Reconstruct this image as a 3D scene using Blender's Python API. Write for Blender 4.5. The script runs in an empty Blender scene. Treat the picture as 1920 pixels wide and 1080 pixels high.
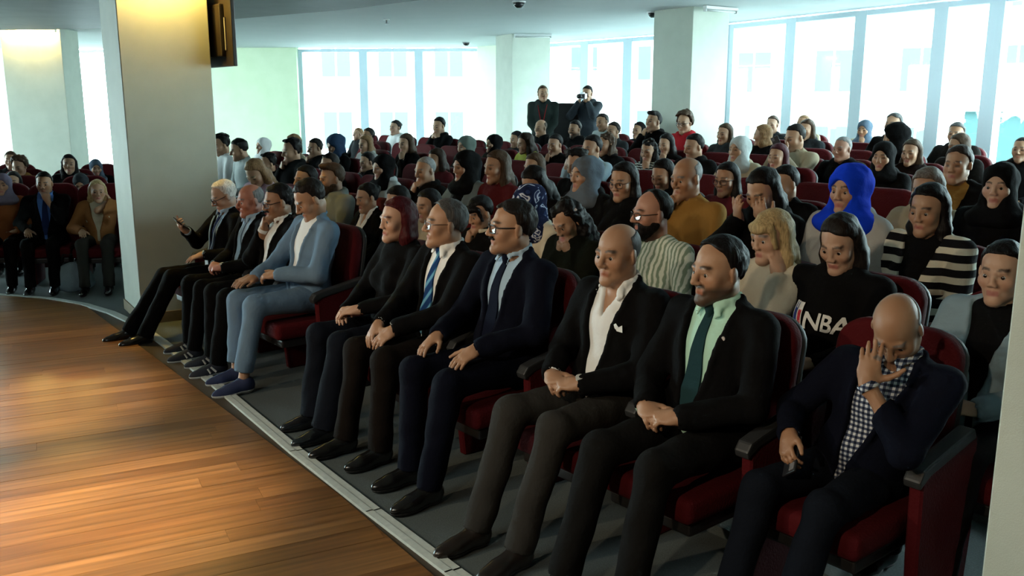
import bpy, bmesh, math, random, copy
import numpy as np
from mathutils import Matrix, Vector
random.seed(4)
scene = bpy.context.scene
# ---------------------------------------------------------------- camera
CAM_H = 1.81
cam_d = bpy.data.cameras.new('camera'); cam = bpy.data.objects.new('camera', cam_d); scene.collection.objects.link(cam)
cam.location = (0, 0, CAM_H); cam.rotation_euler = (math.radians(90 - 11.57), 0, 0)
cam_d.sensor_width = 36; cam_d.lens = 36*1700/1920; cam_d.clip_end = 300; scene.camera = cam
# ---------------------------------------------------------------- sky (bright overcast), exposure
world = bpy.data.worlds.new('overcast_sky'); scene.world = world; world.use_nodes = True
bg = world.node_tree.nodes['Background']; bg.inputs[0].default_value = (.80, .98, 1.0, 1); bg.inputs[1].default_value = 22.
scene.view_settings.view_transform = 'Standard'; scene.view_settings.look = 'None'; scene.view_settings.gamma = 1
scene.view_settings.exposure = 0.08
try: scene.cycles.use_denoising = True
except Exception: pass
scene.cycles.max_bounces = 6; scene.cycles.transparent_max_bounces = 12; scene.cycles.diffuse_bounces = 4; scene.cycles.sample_clamp_indirect = 4
# stage downlights in the ceiling above and in front of the stage (warm)
def spot(loc, target, power, size, blend, col, rad=.06):
    l = bpy.data.lights.new('stage_spotlight', 'SPOT'); l.energy = power; l.spot_size = math.radians(size); l.spot_blend = blend; l.color = col; l.shadow_soft_size = rad
    o = bpy.data.objects.new('stage_spotlight_beam', l); scene.collection.objects.link(o); o.location = loc
    o.rotation_euler = (Vector(target) - Vector(loc)).to_track_quat('-Z', 'Y').to_euler(); return o
WARM = (1., .78, .52)
SPOTS = [((-2.2,3.3,2.95),(-1.9,3.7,0),950,38,1.), ((-3.1,4.9,2.95),(-2.9,5.2,0),640,38,1.), ((-5.0,6.0,2.95),(-4.6,6.3,0),70,60,1.),
         ((-4.6,1.2,2.95),(-.2,4.1,1.15),310,60,.9), ((-5.6,2.4,2.95),(-.9,5.9,1.2),290,46,.9), ((-1.8,-.6,2.95),(1.6,3.6,1.15),230,60,.9)]
hl = bpy.data.lights.new('added_fill_light', 'AREA'); hl.energy = 75; hl.size = 1.4; hl.color = (.88,1.,.95); ho = bpy.data.objects.new('added_fill_light', hl); scene.collection.objects.link(ho); ho.location = (-3.2,1.0,2.96)   # added soft fill over the stage, brightens the big pillar and faces
for a, b, e, sz, bl in SPOTS: spot(a, b, e, sz, bl, WARM)
# ---------------------------------------------------------------- mesh engine
V3 = lambda *a: np.array(a, float)
def unit(v):
    v = np.asarray(v, float); return v / max(np.linalg.norm(v), 1e-9)
def rotx(a): c, s = math.cos(a), math.sin(a); return np.array([[1,0,0],[0,c,-s],[0,s,c]])
def roty(a): c, s = math.cos(a), math.sin(a); return np.array([[c,0,s],[0,1,0],[-s,0,c]])
def rotz(a): c, s = math.cos(a), math.sin(a); return np.array([[c,-s,0],[s,c,0],[0,0,1]])

def axis(lo, hi, h, fine):
    """rectilinear axis: step h, finer inside the given intervals (a, b, hf)"""
    pts = [lo]
    while pts[-1] < hi:
        x = pts[-1]; st = h
        for a, b, hf in fine:
            if a - hf <= x < b: st = min(st, hf)
            elif x < a and x + st > a: st = max(min(st, a - x), hf)
        pts.append(x + st)
    return np.array(pts, np.float32)

class Field:
    """implicit solid on a grid: smooth unions of tapered limbs and ellipsoids, skinned into one continuous surface"""
    def __init__(s, lo, hi, h, fine=()):
        s.A = [axis(lo[i], hi[i], h, [(f[0][i], f[1][i], f[2]) for f in fine]) for i in range(3)]
        s.D = np.full([len(a) for a in s.A], .25, np.float32)
    def sl(s, lo, hi):
        r = []
        for i in range(3):
            a = int(np.searchsorted(s.A[i], lo[i])); b = int(np.searchsorted(s.A[i], hi[i]))
            if b - a < 1: return None
            r.append(slice(a, b))
        return tuple(r)
    def grid(s, q):
        return s.A[0][q[0]][:,None,None], s.A[1][q[1]][None,:,None], s.A[2][q[2]][None,None,:]
    def put(s, q, d, k, mode):
        o = s.D[q]
        if mode == 'sub': d = -d
        if mode == 'add':
            if k > 0: hh = np.maximum(k - np.abs(o - d), 0) / k; r = np.minimum(o, d) - hh*hh*k*.25
            else: r = np.minimum(o, d)
        else:
            if k > 0: hh = np.maximum(k - np.abs(o - d), 0) / k; r = np.maximum(o, d) + hh*hh*k*.25
            else: r = np.maximum(o, d)
        s.D[q] = r
    def cone(s, a, b, ra, rb, k=.02, mode='add', flat=None):
        a = np.asarray(a, float); b = np.asarray(b, float); m = max(ra, rb) + k + .02
        q = s.sl(np.minimum(a, b) - m, np.maximum(a, b) + m)
        if q is None: return
        x, y, z = s.grid(q); ab = b - a; L = max(ab @ ab, 1e-9)
        px, py, pz = x - a[0], y - a[1], z - a[2]
        t = np.clip((px*ab[0] + py*ab[1] + pz*ab[2]) / L, 0, 1)
        dx, dy, dz = px - t*ab[0], py - t*ab[1], pz - t*ab[2]
        d = np.sqrt(dx*dx + dy*dy + dz*dz) - (ra + t*(rb - ra))
        s.put(q, d.astype(np.float32), k, mode)
    def ell(s, c, r, R=None, k=.02, mode='add', cut=None):
        c = np.asarray(c, float); m = max(r) + k + .02
        if R is None: q = s.sl(c - np.array(r) - k - .02, c + np.array(r) + k + .02)
        else: q = s.sl(c - m, c + m)
        if q is None: return
        x, y, z = s.grid(q); p = [x - c[0], y - c[1], z - c[2]]
        if R is not None: p = [R[0][i]*p[0] + R[1][i]*p[1] + R[2][i]*p[2] for i in range(3)]
        k0 = np.sqrt((p[0]/r[0])**2 + (p[1]/r[1])**2 + (p[2]/r[2])**2) + 1e-6
        k1 = np.sqrt((p[0]/r[0]**2)**2 + (p[1]/r[1]**2)**2 + (p[2]/r[2]**2)**2) + 1e-6
        d = k0*(k0 - 1)/k1
        if cut is not None: d = np.maximum(d, cut(*p))
        s.put(q, np.broadcast_to(d, [len(s.A[i][q[i]]) for i in range(3)]).astype(np.float32), k, mode)
    def func(s, f, k=0., mode='int', lo=None, hi=None):
        q = s.sl(lo, hi) if lo is not None else (slice(None),)*3
        if q is None: return
        x, y, z = s.grid(q)
        d = np.broadcast_to(f(x, y, z), s.D[q].shape).astype(np.float32)
        s.put(q, d, k, mode)
    def folds(s, amp, freq, seed):
        m = np.abs(s.D) < .03; i = np.nonzero(m)
        if len(i[0]) == 0: return
        p = np.stack([s.A[j][i[j]] for j in range(3)], 1).astype(np.float64); rg = np.random.RandomState(seed)
        n = np.zeros(len(p))
        for o in range(3):
            for w in range(4):
                d = rg.normal(size=3); d /= np.linalg.norm(d); f = freq*(1.75**o)*rg.uniform(.8, 1.3)
                n += np.sin(p @ d*f + rg.uniform(0, 6.3) + 1.5*np.sin(p @ rg.normal(size=3)*f*.25))*(.58**o)
        s.D[i] += (amp*n/3.).astype(np.float32)
    def front(s, x, z, y0=.205):
        """y of the front surface at (x, z)"""
        i = int(np.argmin(abs(s.A[0] - x))); k = int(np.argmin(abs(s.A[2] - z))); col = s.D[i,:,k]
        j = len(col) - 1
        while j > 0 and (s.A[1][j] > y0 or col[j] > 0): j -= 1
        if j >= len(col) - 1: return float(s.A[1][j])
        t = col[j]/(col[j] - col[j+1]) if col[j] != col[j+1] else 0
        return float(s.A[1][j] + t*(s.A[1][j+1] - s.A[1][j]))
    def skin(s):
        D = s.D; I = D < 0
        I[0] = I[-1] = False; I[:,0] = I[:,-1] = False; I[:,:,0] = I[:,:,-1] = False
        n = I[:-1].astype(np.int8) + I[1:]; n = n[:,:-1] + n[:,1:]; n = n[:,:,:-1] + n[:,:,1:]
        act = np.nonzero((n > 0) & (n < 8)); N = len(act[0])
        if N == 0: return np.zeros((0,3)), np.zeros((0,4), int)
        vid = np.full(n.shape, -1, np.int32); vid[act] = np.arange(N)
        i, j, k = act; acc = np.zeros((N,3)); cnt = np.zeros(N)
        C = {}
        for a in (0,1):
            for b in (0,1):
                for c in (0,1): C[a,b,c] = np.where(I[i+a,j+b,k+c], np.minimum(D[i+a,j+b,k+c], -1e-6), np.maximum(D[i+a,j+b,k+c], 1e-6))
        for a in (0,1):
            for b in (0,1):
                for ax in range(3):
                    e0 = [a,b]; e0.insert(ax, 0); e1 = [a,b]; e1.insert(ax, 1)
                    d0, d1 = C[tuple(e0)], C[tuple(e1)]; m = (d0 < 0) != (d1 < 0)
                    t = np.where(m, d0/np.where(m, d0 - d1, 1), 0)
                    pos = np.tile(np.array(e0, float), (N,1)); pos[:,ax] = t
                    acc += pos*m[:,None]; cnt += m
        acc /= cnt[:,None]; v = np.empty((N,3))
        for ax, ii in enumerate((i,j,k)):
            A = s.A[ax]; v[:,ax] = A[ii] + acc[:,ax]*(A[ii+1] - A[ii])
        F = []
        for ax in range(3):
            o = [slice(1,-1)]*3; o[ax] = slice(0,-1); o2 = list(o); o2[ax] = slice(1,None)
            a, b = I[tuple(o)], I[tuple(o2)]; e = np.nonzero(a != b); fl = a[e]
            g = [e[m] + (0 if m == ax else 1) for m in range(3)]
            u, w = [(1,2),(2,0),(0,1)][ax]
            def cell(du, dw):
                h = list(g); h[u] = g[u] + du; h[w] = g[w] + dw; return vid[h[0],h[1],h[2]]
            Q = np.stack([cell(-1,-1), cell(0,-1), cell(0,0), cell(-1,0)], 1)
            Q[~fl] = Q[~fl][:,::-1]; F.append(Q)
        return v, np.concatenate(F)

COL = bpy.context.scene.collection
def link(o, parent=None):
    COL.objects.link(o)
    if parent is not None: o.parent = parent
    return o
def mesh_np(name, v, f, mats, smooth=True, col=None):
    me = bpy.data.meshes.new(name); v = np.ascontiguousarray(v, np.float32); f = np.ascontiguousarray(f, np.int32)
    me.vertices.add(len(v)); me.vertices.foreach_set('co', v.ravel())
    n = len(f); w = f.shape[1]; me.loops.add(n*w); me.loops.foreach_set('vertex_index', f.ravel())
    me.polygons.add(n); me.polygons.foreach_set('loop_start', np.arange(0, n*w, w, dtype=np.int32))
    me.polygons.foreach_set('use_smooth', np.full(n, smooth))
    for m in (mats if isinstance(mats, (list, tuple)) else [mats]): me.materials.append(m)
    me.update(calc_edges=True)
    if col is not None:
        a = me.color_attributes.new('Col', 'FLOAT_COLOR', 'POINT')
        c = np.ones((len(v),4), np.float32); c[:,:3] = col; a.data.foreach_set('color', c.ravel())
    return me
def mk(name, v, f, mat, parent=None, smooth=True, col=None):
    return link(bpy.data.objects.new(name, mesh_np(name, v, f, mat, smooth, col)), parent)
def poly(name, v, f, mat, parent=None, smooth=False):
    me = bpy.data.meshes.new(name); me.from_pydata([tuple(map(float, p)) for p in v], [], f); me.materials.append(mat)
    if smooth: me.polygons.foreach_set('use_smooth', [True]*len(me.polygons))
    me.update(); return link(bpy.data.objects.new(name, me), parent)
class MB:
    """collects boxes, prisms and tubes of ONE part"""
    def __init__(s): s.v = []; s.f = []
    def add(s, v, f):
        n = len(s.v); s.v += [tuple(map(float, p)) for p in v]; s.f += [tuple(i + n for i in q) for q in f]; return s
    def box(s, c, size, R=None):
        h = np.array(size)/2; P = [np.array([x,y,z])*h for z in (-1,1) for y in (-1,1) for x in (-1,1)]
        if R is not None: P = [R @ p for p in P]
        return s.add([p + np.array(c) for p in P], [(0,2,3,1),(4,5,7,6),(0,1,5,4),(2,6,7,3),(0,4,6,2),(1,3,7,5)])
    def prism(s, pts, z0, z1):
        n = len(pts); v = [(x,y,z0) for x,y in pts] + [(x,y,z1) for x,y in pts]
        return s.add(v, [tuple(range(n))[::-1], tuple(range(n,2*n))] + [(i,(i+1)%n,n+(i+1)%n,n+i) for i in range(n)])
    def tube(s, pts, r, n=8, closed=False):
        pts = [np.array(p, float) for p in pts]; V = []; L = len(pts)
        rr = r if isinstance(r, (list, tuple)) else [r]*L
        up = None
        for i, p in enumerate(pts):
            t = unit((pts[(i+1)%L] if closed or i < L-1 else p) - (pts[i-1] if closed or i > 0 else p))
            if up is None: up = unit(np.cross(t, [.13,.27,.95] if abs(t[2]) < .9 else [1,.1,0]))
            up = unit(up - t*(up @ t)); sd = np.cross(t, up)
            V += [p + rr[i]*(math.cos(a)*up + math.sin(a)*sd) for a in np.arange(n)*2*math.pi/n]
        F = [(i*n + j, i*n + (j+1)%n, ((i+1)%L)*n + (j+1)%n, ((i+1)%L)*n + j) for i in range(L if closed else L-1) for j in range(n)]
        if not closed: F += [tuple(range(n))[::-1], tuple(range((L-1)*n, L*n))]
        return s.add(V, F)
    def obj(s, name, mat, parent=None, smooth=False, bevel=0, seg=2):
        me = bpy.data.meshes.new(name); me.from_pydata(s.v, [], s.f); me.materials.append(mat)
        bm = bmesh.new(); bm.from_mesh(me); bmesh.ops.recalc_face_normals(bm, faces=bm.faces)
        if bevel: bmesh.ops.bevel(bm, geom=list(bm.edges), offset=bevel, segments=seg, affect='EDGES', profile=.6)
        bm.to_mesh(me); bm.free()
        if smooth:
            me.polygons.foreach_set('use_smooth', [True]*len(me.polygons))
        me.update(); return link(bpy.data.objects.new(name, me), parent)
def empty(name, loc, rz=0, sc=1.):
    o = bpy.data.objects.new(name, None); o.location = tuple(loc); o.rotation_euler = (0,0,rz); o.scale = (sc,)*3
    o.empty_display_size = .1; return link(o)
def tag(o, label, cat, group=None):
    o['label'] = label; o['category'] = cat
    if group: o['group'] = group
    return o
def struct(o): o['kind'] = 'structure'; return o
# ---------------------------------------------------------------- materials
_M = {}
def nodes(name):
    m = bpy.data.materials.new(name); m.use_nodes = True; nt = m.node_tree
    return m, nt, nt.nodes['Principled BSDF']
def N(nt, t, **kw):
    n = nt.nodes.new(t)
    for k, v in kw.items():
        if k in n.inputs: n.inputs[k].default_value = v
        else: setattr(n, k, v)
    return n
def bump(nt, b, scale, strength, dist=.01, detail=3):
    tc = N(nt, 'ShaderNodeTexCoord'); n = N(nt, 'ShaderNodeTexNoise', Scale=scale, Detail=detail)
    nt.links.new(tc.outputs['Object'], n.inputs['Vector'])
    bp = N(nt, 'ShaderNodeBump', Strength=strength, Distance=dist); nt.links.new(n.outputs[0], bp.inputs['Height'])
    nt.links.new(bp.outputs[0], b.inputs['Normal']); return n
def ramp(nt, fac, stops, interp='LINEAR'):
    r = nt.nodes.new('ShaderNodeValToRGB'); e = r.color_ramp.elements; r.color_ramp.interpolation = interp
    while len(e) < len(stops): e.new(.5)
    for i, (p, c) in enumerate(stops): e[i].position = p; e[i].color = (*c, 1)
    nt.links.new(fac, r.inputs[0]); return r.outputs[0]
def plain(key, c, rough=.6, metal=0., spec=.5, bs=0, bst=.3, sheen=0):
    if key in _M: return _M[key]
    m, nt, b = nodes(key); b.inputs['Base Color'].default_value = (*c, 1); b.inputs['Roughness'].default_value = rough
    b.inputs['Metallic'].default_value = metal; b.inputs['Specular IOR Level'].default_value = spec
    if sheen: b.inputs['Sheen Weight'].default_value = sheen; b.inputs['Sheen Roughness'].default_value = .6
    if bs: bump(nt, b, bs, bst)
    _M[key] = m; return m
CL = dict(black=(.0032,.0032,.0036), navyblack=(.003,.004,.010), darknavy=(.004,.006,.016), navy=(.012,.02,.07), brownblack=(.008,.006,.005), blackgrey=(.006,.006,.006),
  blackgreen=(.006,.007,.004), blackred=(.008,.004,.0035), charblue=(.005,.007,.012), grey=(.028,.027,.025), dgrey=(.02,.023,.026), ltgrey=(.38,.42,.42), palegrey=(.36,.37,.36),
  white=(.72,.74,.74), cream=(.52,.48,.38), beige=(.36,.31,.22), ltblue=(.34,.48,.62), ltblue2=(.3,.4,.46), blue=(.08,.18,.5), skyblue=(.135,.215,.31), steel=(.16,.22,.28),
  mint=(.42,.68,.56), teal=(.012,.035,.04), teal2=(.04,.16,.18), pink=(.46,.33,.42), mustard=(.24,.125,.03), red=(.3,.012,.018), darkred=(.07,.008,.01), maroon=(.09,.014,.02),
  rust=(.2,.06,.02), yellow=(.34,.36,.07), brownjacket=(.21,.085,.028), greydenim=(.13,.165,.175), greytweed=(.16,.18,.17), denim=(.2,.28,.33), royal=(.006,.04,.55),
  greyblue=(.1,.125,.155), greygreen=(.1,.13,.115), bluegrey=(.07,.1,.14), darkblue=(.02,.04,.08), darkgrey=(.03,.035,.04), lavender=(.16,.14,.2))
HC = dict(black=(.006,.005,.005), dark=(.012,.009,.008), darkbrown=(.02,.012,.008), brown=(.045,.026,.015), ltbrown=(.17,.095,.045), greybrown=(.12,.1,.085), blond=(.36,.26,.13),
  red=(.045,.006,.008), darkredhair=(.04,.008,.012), grey=(.2,.2,.2), dgrey=(.06,.06,.06), white=(.62,.6,.56))
SK = dict(pale=(.44,.26,.175), light=(.36,.20,.12), tan=(.30,.155,.085), ruddy=(.40,.165,.11), ruddylight=(.36,.18,.12))
def cloth(key):
    k = 'cloth_' + key
    if k in _M: return _M[k]
    if key in CL: return plain(k, CL[key], .9, 0, .08, 55, .25)
    m, nt, b = nodes(k); b.inputs['Roughness'].default_value = .9; b.inputs['Specular IOR Level'].default_value = .08
    tc = N(nt, 'ShaderNodeTexCoord'); L = nt.links.new; bump(nt, b, 60, .2)
    def wave(scale, dist, direction, dscale=2.): 
        w = N(nt, 'ShaderNodeTexWave', wave_type='BANDS', bands_direction=direction, Scale=scale, Distortion=dist); w.inputs['Detail Scale'].default_value = dscale
        L(tc.outputs['Object'], w.inputs['Vector']); return w.outputs['Fac']
    if key == 'bwstripe': c = ramp(nt, wave(4.7, .35, 'Z'), [(0,(.008,.008,.01)),(.56,(.62,.6,.5))], 'CONSTANT')
    elif key == 'thinstripe': c = ramp(nt, wave(13, 2.5, 'Z'), [(0,(.01,.01,.012)),(.5,(.5,.52,.5))], 'CONSTANT')
    elif key == 'stripegreen': c = ramp(nt, wave(13., 3.2, 'X', 1.6), [(.25,(.20,.27,.2)),(.6,(.60,.65,.57))])
    elif key == 'bluestripe': c = ramp(nt, wave(9, 0, 'DIAGONAL'), [(0,(.008,.03,.1)),(.55,(.02,.09,.22)),(.8,(.12,.3,.42))], 'CONSTANT')
    elif key == 'plaid':
        mx = N(nt, 'ShaderNodeMix', data_type='RGBA', blend_type='MULTIPLY'); mx.inputs[0].default_value = 1
        L(ramp(nt, wave(16, .4, 'X'), [(0,(.12,.14,.2)),(.5,(.8,.82,.85))], 'CONSTANT'), mx.inputs[6]); L(ramp(nt, wave(16, .4, 'Z'), [(0,(.1,.12,.18)),(.5,(.75,.78,.8))], 'CONSTANT'), mx.inputs[7]); c = mx.outputs[2]
    elif key == 'pattern':
        v = N(nt, 'ShaderNodeTexNoise', Scale=16., Detail=1.5, Distortion=1.2); L(tc.outputs['Object'], v.inputs['Vector'])
        c = ramp(nt, v.outputs[0], [(0,(.008,.012,.04)),(.5,(.02,.035,.1)),(.56,(.5,.54,.62)),(.64,(.03,.04,.1))], 'CONSTANT')
    else:
        b.inputs['Base Color'].default_value = (*CL['black'], 1); _M[k] = m; return m
    L(c, b.inputs['Base Color']); _M[k] = m; return m
def hairmat(key):
    k = 'hair_' + key
    if k in _M: return _M[k]
    m, nt, b = nodes(k); c = HC[key]; b.inputs['Roughness'].default_value = .5; b.inputs['Specular IOR Level'].default_value = .1
    tc = N(nt, 'ShaderNodeTexCoord'); mp = N(nt, 'ShaderNodeMapping'); mp.inputs['Scale'].default_value = (1, 1, .12)
    nt.links.new(tc.outputs['Object'], mp.inputs[0]); n = N(nt, 'ShaderNodeTexNoise', Scale=150., Detail=2.); nt.links.new(mp.outputs[0], n.inputs['Vector'])
    nt.links.new(ramp(nt, n.outputs[0], [(.3, tuple(x*.65 for x in c)),(.7, tuple(min(1,x*1.4) for x in c))]), b.inputs['Base Color'])
    bp = N(nt, 'ShaderNodeBump', Strength=.5, Distance=.006); nt.links.new(n.outputs[0], bp.inputs['Height']); nt.links.new(bp.outputs[0], b.inputs['Normal'])
    _M[k] = m; return m
def skinmat():
    if 'skin' in _M: return _M['skin']
    m, nt, b = nodes('skin'); a = N(nt, 'ShaderNodeVertexColor', layer_name='Col'); nt.links.new(a.outputs[0], b.inputs['Base Color'])
    b.inputs['Roughness'].default_value = .48; b.inputs['Specular IOR Level'].default_value = .4
    bump(nt, b, 260, .12, .004); _M['skin'] = m; return m
# ---------------------------------------------------------------- the hall
CEIL = 3.10
RC = np.array([-0.5586, 4.9758]); RU = np.array([.6343, -.7731]); RN = np.array([.7731, .6343]); PITCH = .90; RISE = .042
def rowpt(s, n): return RC + RU*s + RN*n
def noisy(key, c0, c1, scale, rough, bs=0, bst=.2, metal=0):
    if key in _M: return _M[key]
    m, nt, b = nodes(key); tc = N(nt, 'ShaderNodeTexCoord'); n = N(nt, 'ShaderNodeTexNoise', Scale=scale, Detail=5.); nt.links.new(tc.outputs['Object'], n.inputs['Vector'])
    nt.links.new(ramp(nt, n.outputs[0], [(.3,c0),(.7,c1)]), b.inputs['Base Color']); b.inputs['Roughness'].default_value = rough; b.inputs['Metallic'].default_value = metal
    if bs: bump(nt, b, bs, bst)
    _M[key] = m; return m
m_carpet = noisy('grey_carpet', (.075,.095,.095), (.115,.14,.14), 140, .95, 300, .5)
m_wall = noisy('pale_wall_paint', (.70,.81,.58), (.75,.85,.63), 3, .8, 220, .06)
m_pillar = noisy('pillar_paint', (.44,.475,.41), (.49,.525,.455), 4, .75, 240, .10)
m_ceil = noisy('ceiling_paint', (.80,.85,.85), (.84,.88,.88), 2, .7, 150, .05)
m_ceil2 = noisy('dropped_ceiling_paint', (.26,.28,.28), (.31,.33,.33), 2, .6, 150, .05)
m_frame = plain('window_frame_aluminium', (.66,.78,.88), .5, 0)
m_base = noisy('skirting_wood', (.16,.11,.05), (.25,.18,.09), 9, .5)
m_trim = noisy('stage_edge_metal', (.55,.62,.59), (.68,.74,.70), 30, .4)
m_red = plain('red_velvet', (.062,.0012,.0035), .85, 0, .2, 90, .3)
m_blackp = plain('black_plastic', (.012,.012,.013), .42)
m_greyp = plain('grey_plastic', (.022,.024,.026), .5)
# floor: flat carpet, then shallow terraces one per row
ROOM = [(6.95,-6.1),(6.95,9.8),(6.36,10.84),(3.70,15.56),(3.0,18.08),(.78,20.72),(-.65,22.34),(-5.17,22.72),(-9.35,23.0),(-14.1,23.15),(-14.1,-6.1)]
def half(pg, n0):
    out = []; d = [(np.array(p) - RC) @ RN - n0 for p in pg]
    for j in range(len(pg)):
        p, q = np.array(pg[j-1], float), np.array(pg[j], float); dp, dq = d[j-1], d[j]
        if (dp >= 0) != (dq >= 0): out.append(tuple(p + (q - p)*dp/(dp - dq)))
        if dq >= 0: out.append(tuple(q))
    return out
fl = MB(); fl.prism(ROOM, -.3, 0); struct(fl.obj('floor', m_carpet))
tr = MB()
for q in range(1, 11):
    n0 = PITCH*q - .68; P4 = half(ROOM, n0)
    tr.prism([tuple(p) for p in P4], RISE*(q-1) + (.0 if q > 1 else -.02), RISE*q)
struct(tr.obj('floor_terraces', m_carpet))
# stage of wooden planks with a metal edge
EDGE = [(1.9,.2),(1.05,1.45),(.42,2.38),(-.23,3.24),(-.62,3.77),(-1.13,4.48),(-1.86,5.55),(-2.69,6.73),(-3.10,7.27),(-3.5,7.70),(-3.88,8.02),(-4.32,8.27),(-4.92,8.45),(-5.7,8.54),(-6.8,8.50),(-8.2,8.2)]
stage = MB(); outline = EDGE + [(-8.2,-3.4),(1.9,-3.4)]; stage.prism(outline, -.05, .012); st = struct(stage.obj('floor_stage', plain('stage_base', (.05,.035,.02), .7)))
def wood(i):
    k = 'plank_wood_%d' % i
    m, nt, b = nodes(k); tc = N(nt, 'ShaderNodeTexCoord'); mp = N(nt, 'ShaderNodeMapping'); mp.inputs['Scale'].default_value = (1.3, 26, 1); mp.inputs['Location'].default_value = (i*3.7, i*1.9, 0)
    oi = N(nt, 'ShaderNodeObjectInfo'); mul = N(nt, 'ShaderNodeVectorMath', operation='SCALE'); mul.inputs['Scale'].default_value = 1.
    nt.links.new(tc.outputs['Object'], mp.inputs[0]); n = N(nt, 'ShaderNodeTexNoise', Scale=1., Detail=6., Distortion=.4); nt.links.new(mp.outputs[0], n.inputs['Vector'])
    c = [(.205,.094,.030),(.235,.110,.037),(.18,.080,.026),(.25,.120,.042)][i]
    nt.links.new(ramp(nt, n.outputs[0], [(.28, tuple(x*.55 for x in c)),(.5, c),(.72, tuple(x*1.45 for x in c))]), b.inputs['Base Color'])
    b.inputs['Roughness'].default_value = .30; b.inputs['Specular IOR Level'].default_value = .5
    bp = N(nt, 'ShaderNodeBump', Strength=.12, Distance=.004); nt.links.new(n.outputs[0], bp.inputs['Height']); nt.links.new(bp.outputs[0], b.inputs['Normal']); return m
woods = [wood(i) for i in range(4)]
PA = math.radians(27); pd = np.array([math.cos(PA), math.sin(PA)]); pw = np.array([-math.sin(PA), math.cos(PA)])
def clip(pg):
    for i in range(len(EDGE) - 1):
        a, b = np.array(EDGE[i]), np.array(EDGE[i+1]); e = b - a; nn = np.array([-e[1], e[0]]); out = []
        nn = nn/np.linalg.norm(nn); d = [(p - a) @ nn - .035 for p in pg]
        for j in range(len(pg)):
            p, q = pg[j-1], pg[j]; dp, dq = d[j-1], d[j]
            if (dp >= 0) != (dq >= 0): out.append(p + (q - p)*dp/(dp - dq))
            if dq >= 0: out.append(q)
        pg = out
        if len(pg) < 3: return None
    return pg
PWD = .125
for r in range(-34, 106):
    t = -9.5 + random.uniform(0, 2.)
    while t < 6:
        L = random.uniform(1.9, 2.7); c0 = pw*(r*PWD)
        pg = clip([c0 + pd*(t + .0006), c0 + pd*(t + L - .0006), c0 + pd*(t + L - .0006) + pw*(PWD - .0012), c0 + pd*(t + .0006) + pw*(PWD - .0012)]); t += L
        if pg is None: continue
        cen = np.mean(pg, 0)
        if cen[0] < -8 or cen[1] < 1.0 or cen[0] > 2 or abs(cen[0]) > cen[1]*.75 + 1.5: continue
        loc = [((p - cen) @ pd, (p - cen) @ pw) for p in pg]; z = random.uniform(-.0006,.0006)
        o = MB().prism(loc, 0, .012).obj('plank', random.choice(woods), st); o.location = (cen[0], cen[1], .010 + z); o.rotation_euler = (0,0,PA)
mb = MB(); pts = EDGE
for off, wd, z in ((.018,.035,.026),(-.022,.035,.021)):
    for i in range(len(pts) - 1):
        a, b = np.array(pts[i]), np.array(pts[i+1]); e = unit(b - a); nn = np.array([-e[1], e[0]]); a2 = a + nn*off; b2 = b + nn*off
        mb.prism([tuple(a2 - nn*wd/2), tuple(b2 - nn*wd/2 + e*.01), tuple(b2 + nn*wd/2 + e*.01), tuple(a2 + nn*wd/2)], -.01, z)
struct(mb.obj('trim_1', m_trim))
# ceiling: main slab and the dropped panel over the stage
ce = MB(); ce.prism(ROOM, CEIL, CEIL + .3); struct(ce.obj('ceiling', m_ceil))
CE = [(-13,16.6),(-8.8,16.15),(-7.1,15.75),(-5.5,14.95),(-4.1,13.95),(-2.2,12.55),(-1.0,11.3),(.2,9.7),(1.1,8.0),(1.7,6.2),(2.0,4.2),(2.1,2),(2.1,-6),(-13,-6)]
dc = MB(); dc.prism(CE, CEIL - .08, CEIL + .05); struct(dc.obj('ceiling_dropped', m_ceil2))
# pillars, set square to the seat rows
def pillar(name, corner, a, w1, w2, z0=0.):
    e1 = np.array([math.cos(a), math.sin(a)]); e2 = np.array([-math.sin(a), math.cos(a)]); c = np.array(corner)
    pts = [c, c + e1*w1, c + e1*w1 + e2*w2, c + e2*w2]; mb = MB(); mb.prism([tuple(p) for p in pts], z0 - .02, CEIL + .02)
    o = struct(mb.obj(name, m_pillar, bevel=.006, seg=1)); q = np.mean(pts, 0)
    bb = MB(); bb.prism([tuple(q + (p - q)*1.03) for p in pts], z0 - .02, z0 + .09); bb.obj('skirting_board', m_base, o); return o
pillar('wall_pillar_near', (-3.07,7.32), math.radians(33), .70, .72)
pillar('wall_pillar_grey', (2.49,12.95), math.radians(36), .74, .76, .3)
pillar('wall_pillar_middle', (.0,18.0), math.radians(24), .82, .80, .3)
pillar('wall_pillar_lamp', (-9.05,16.6), math.radians(4), 1.03, .8)
pillar('wall_pillar_right', (1.645,1.64), math.radians(34), .70, .70)
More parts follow.
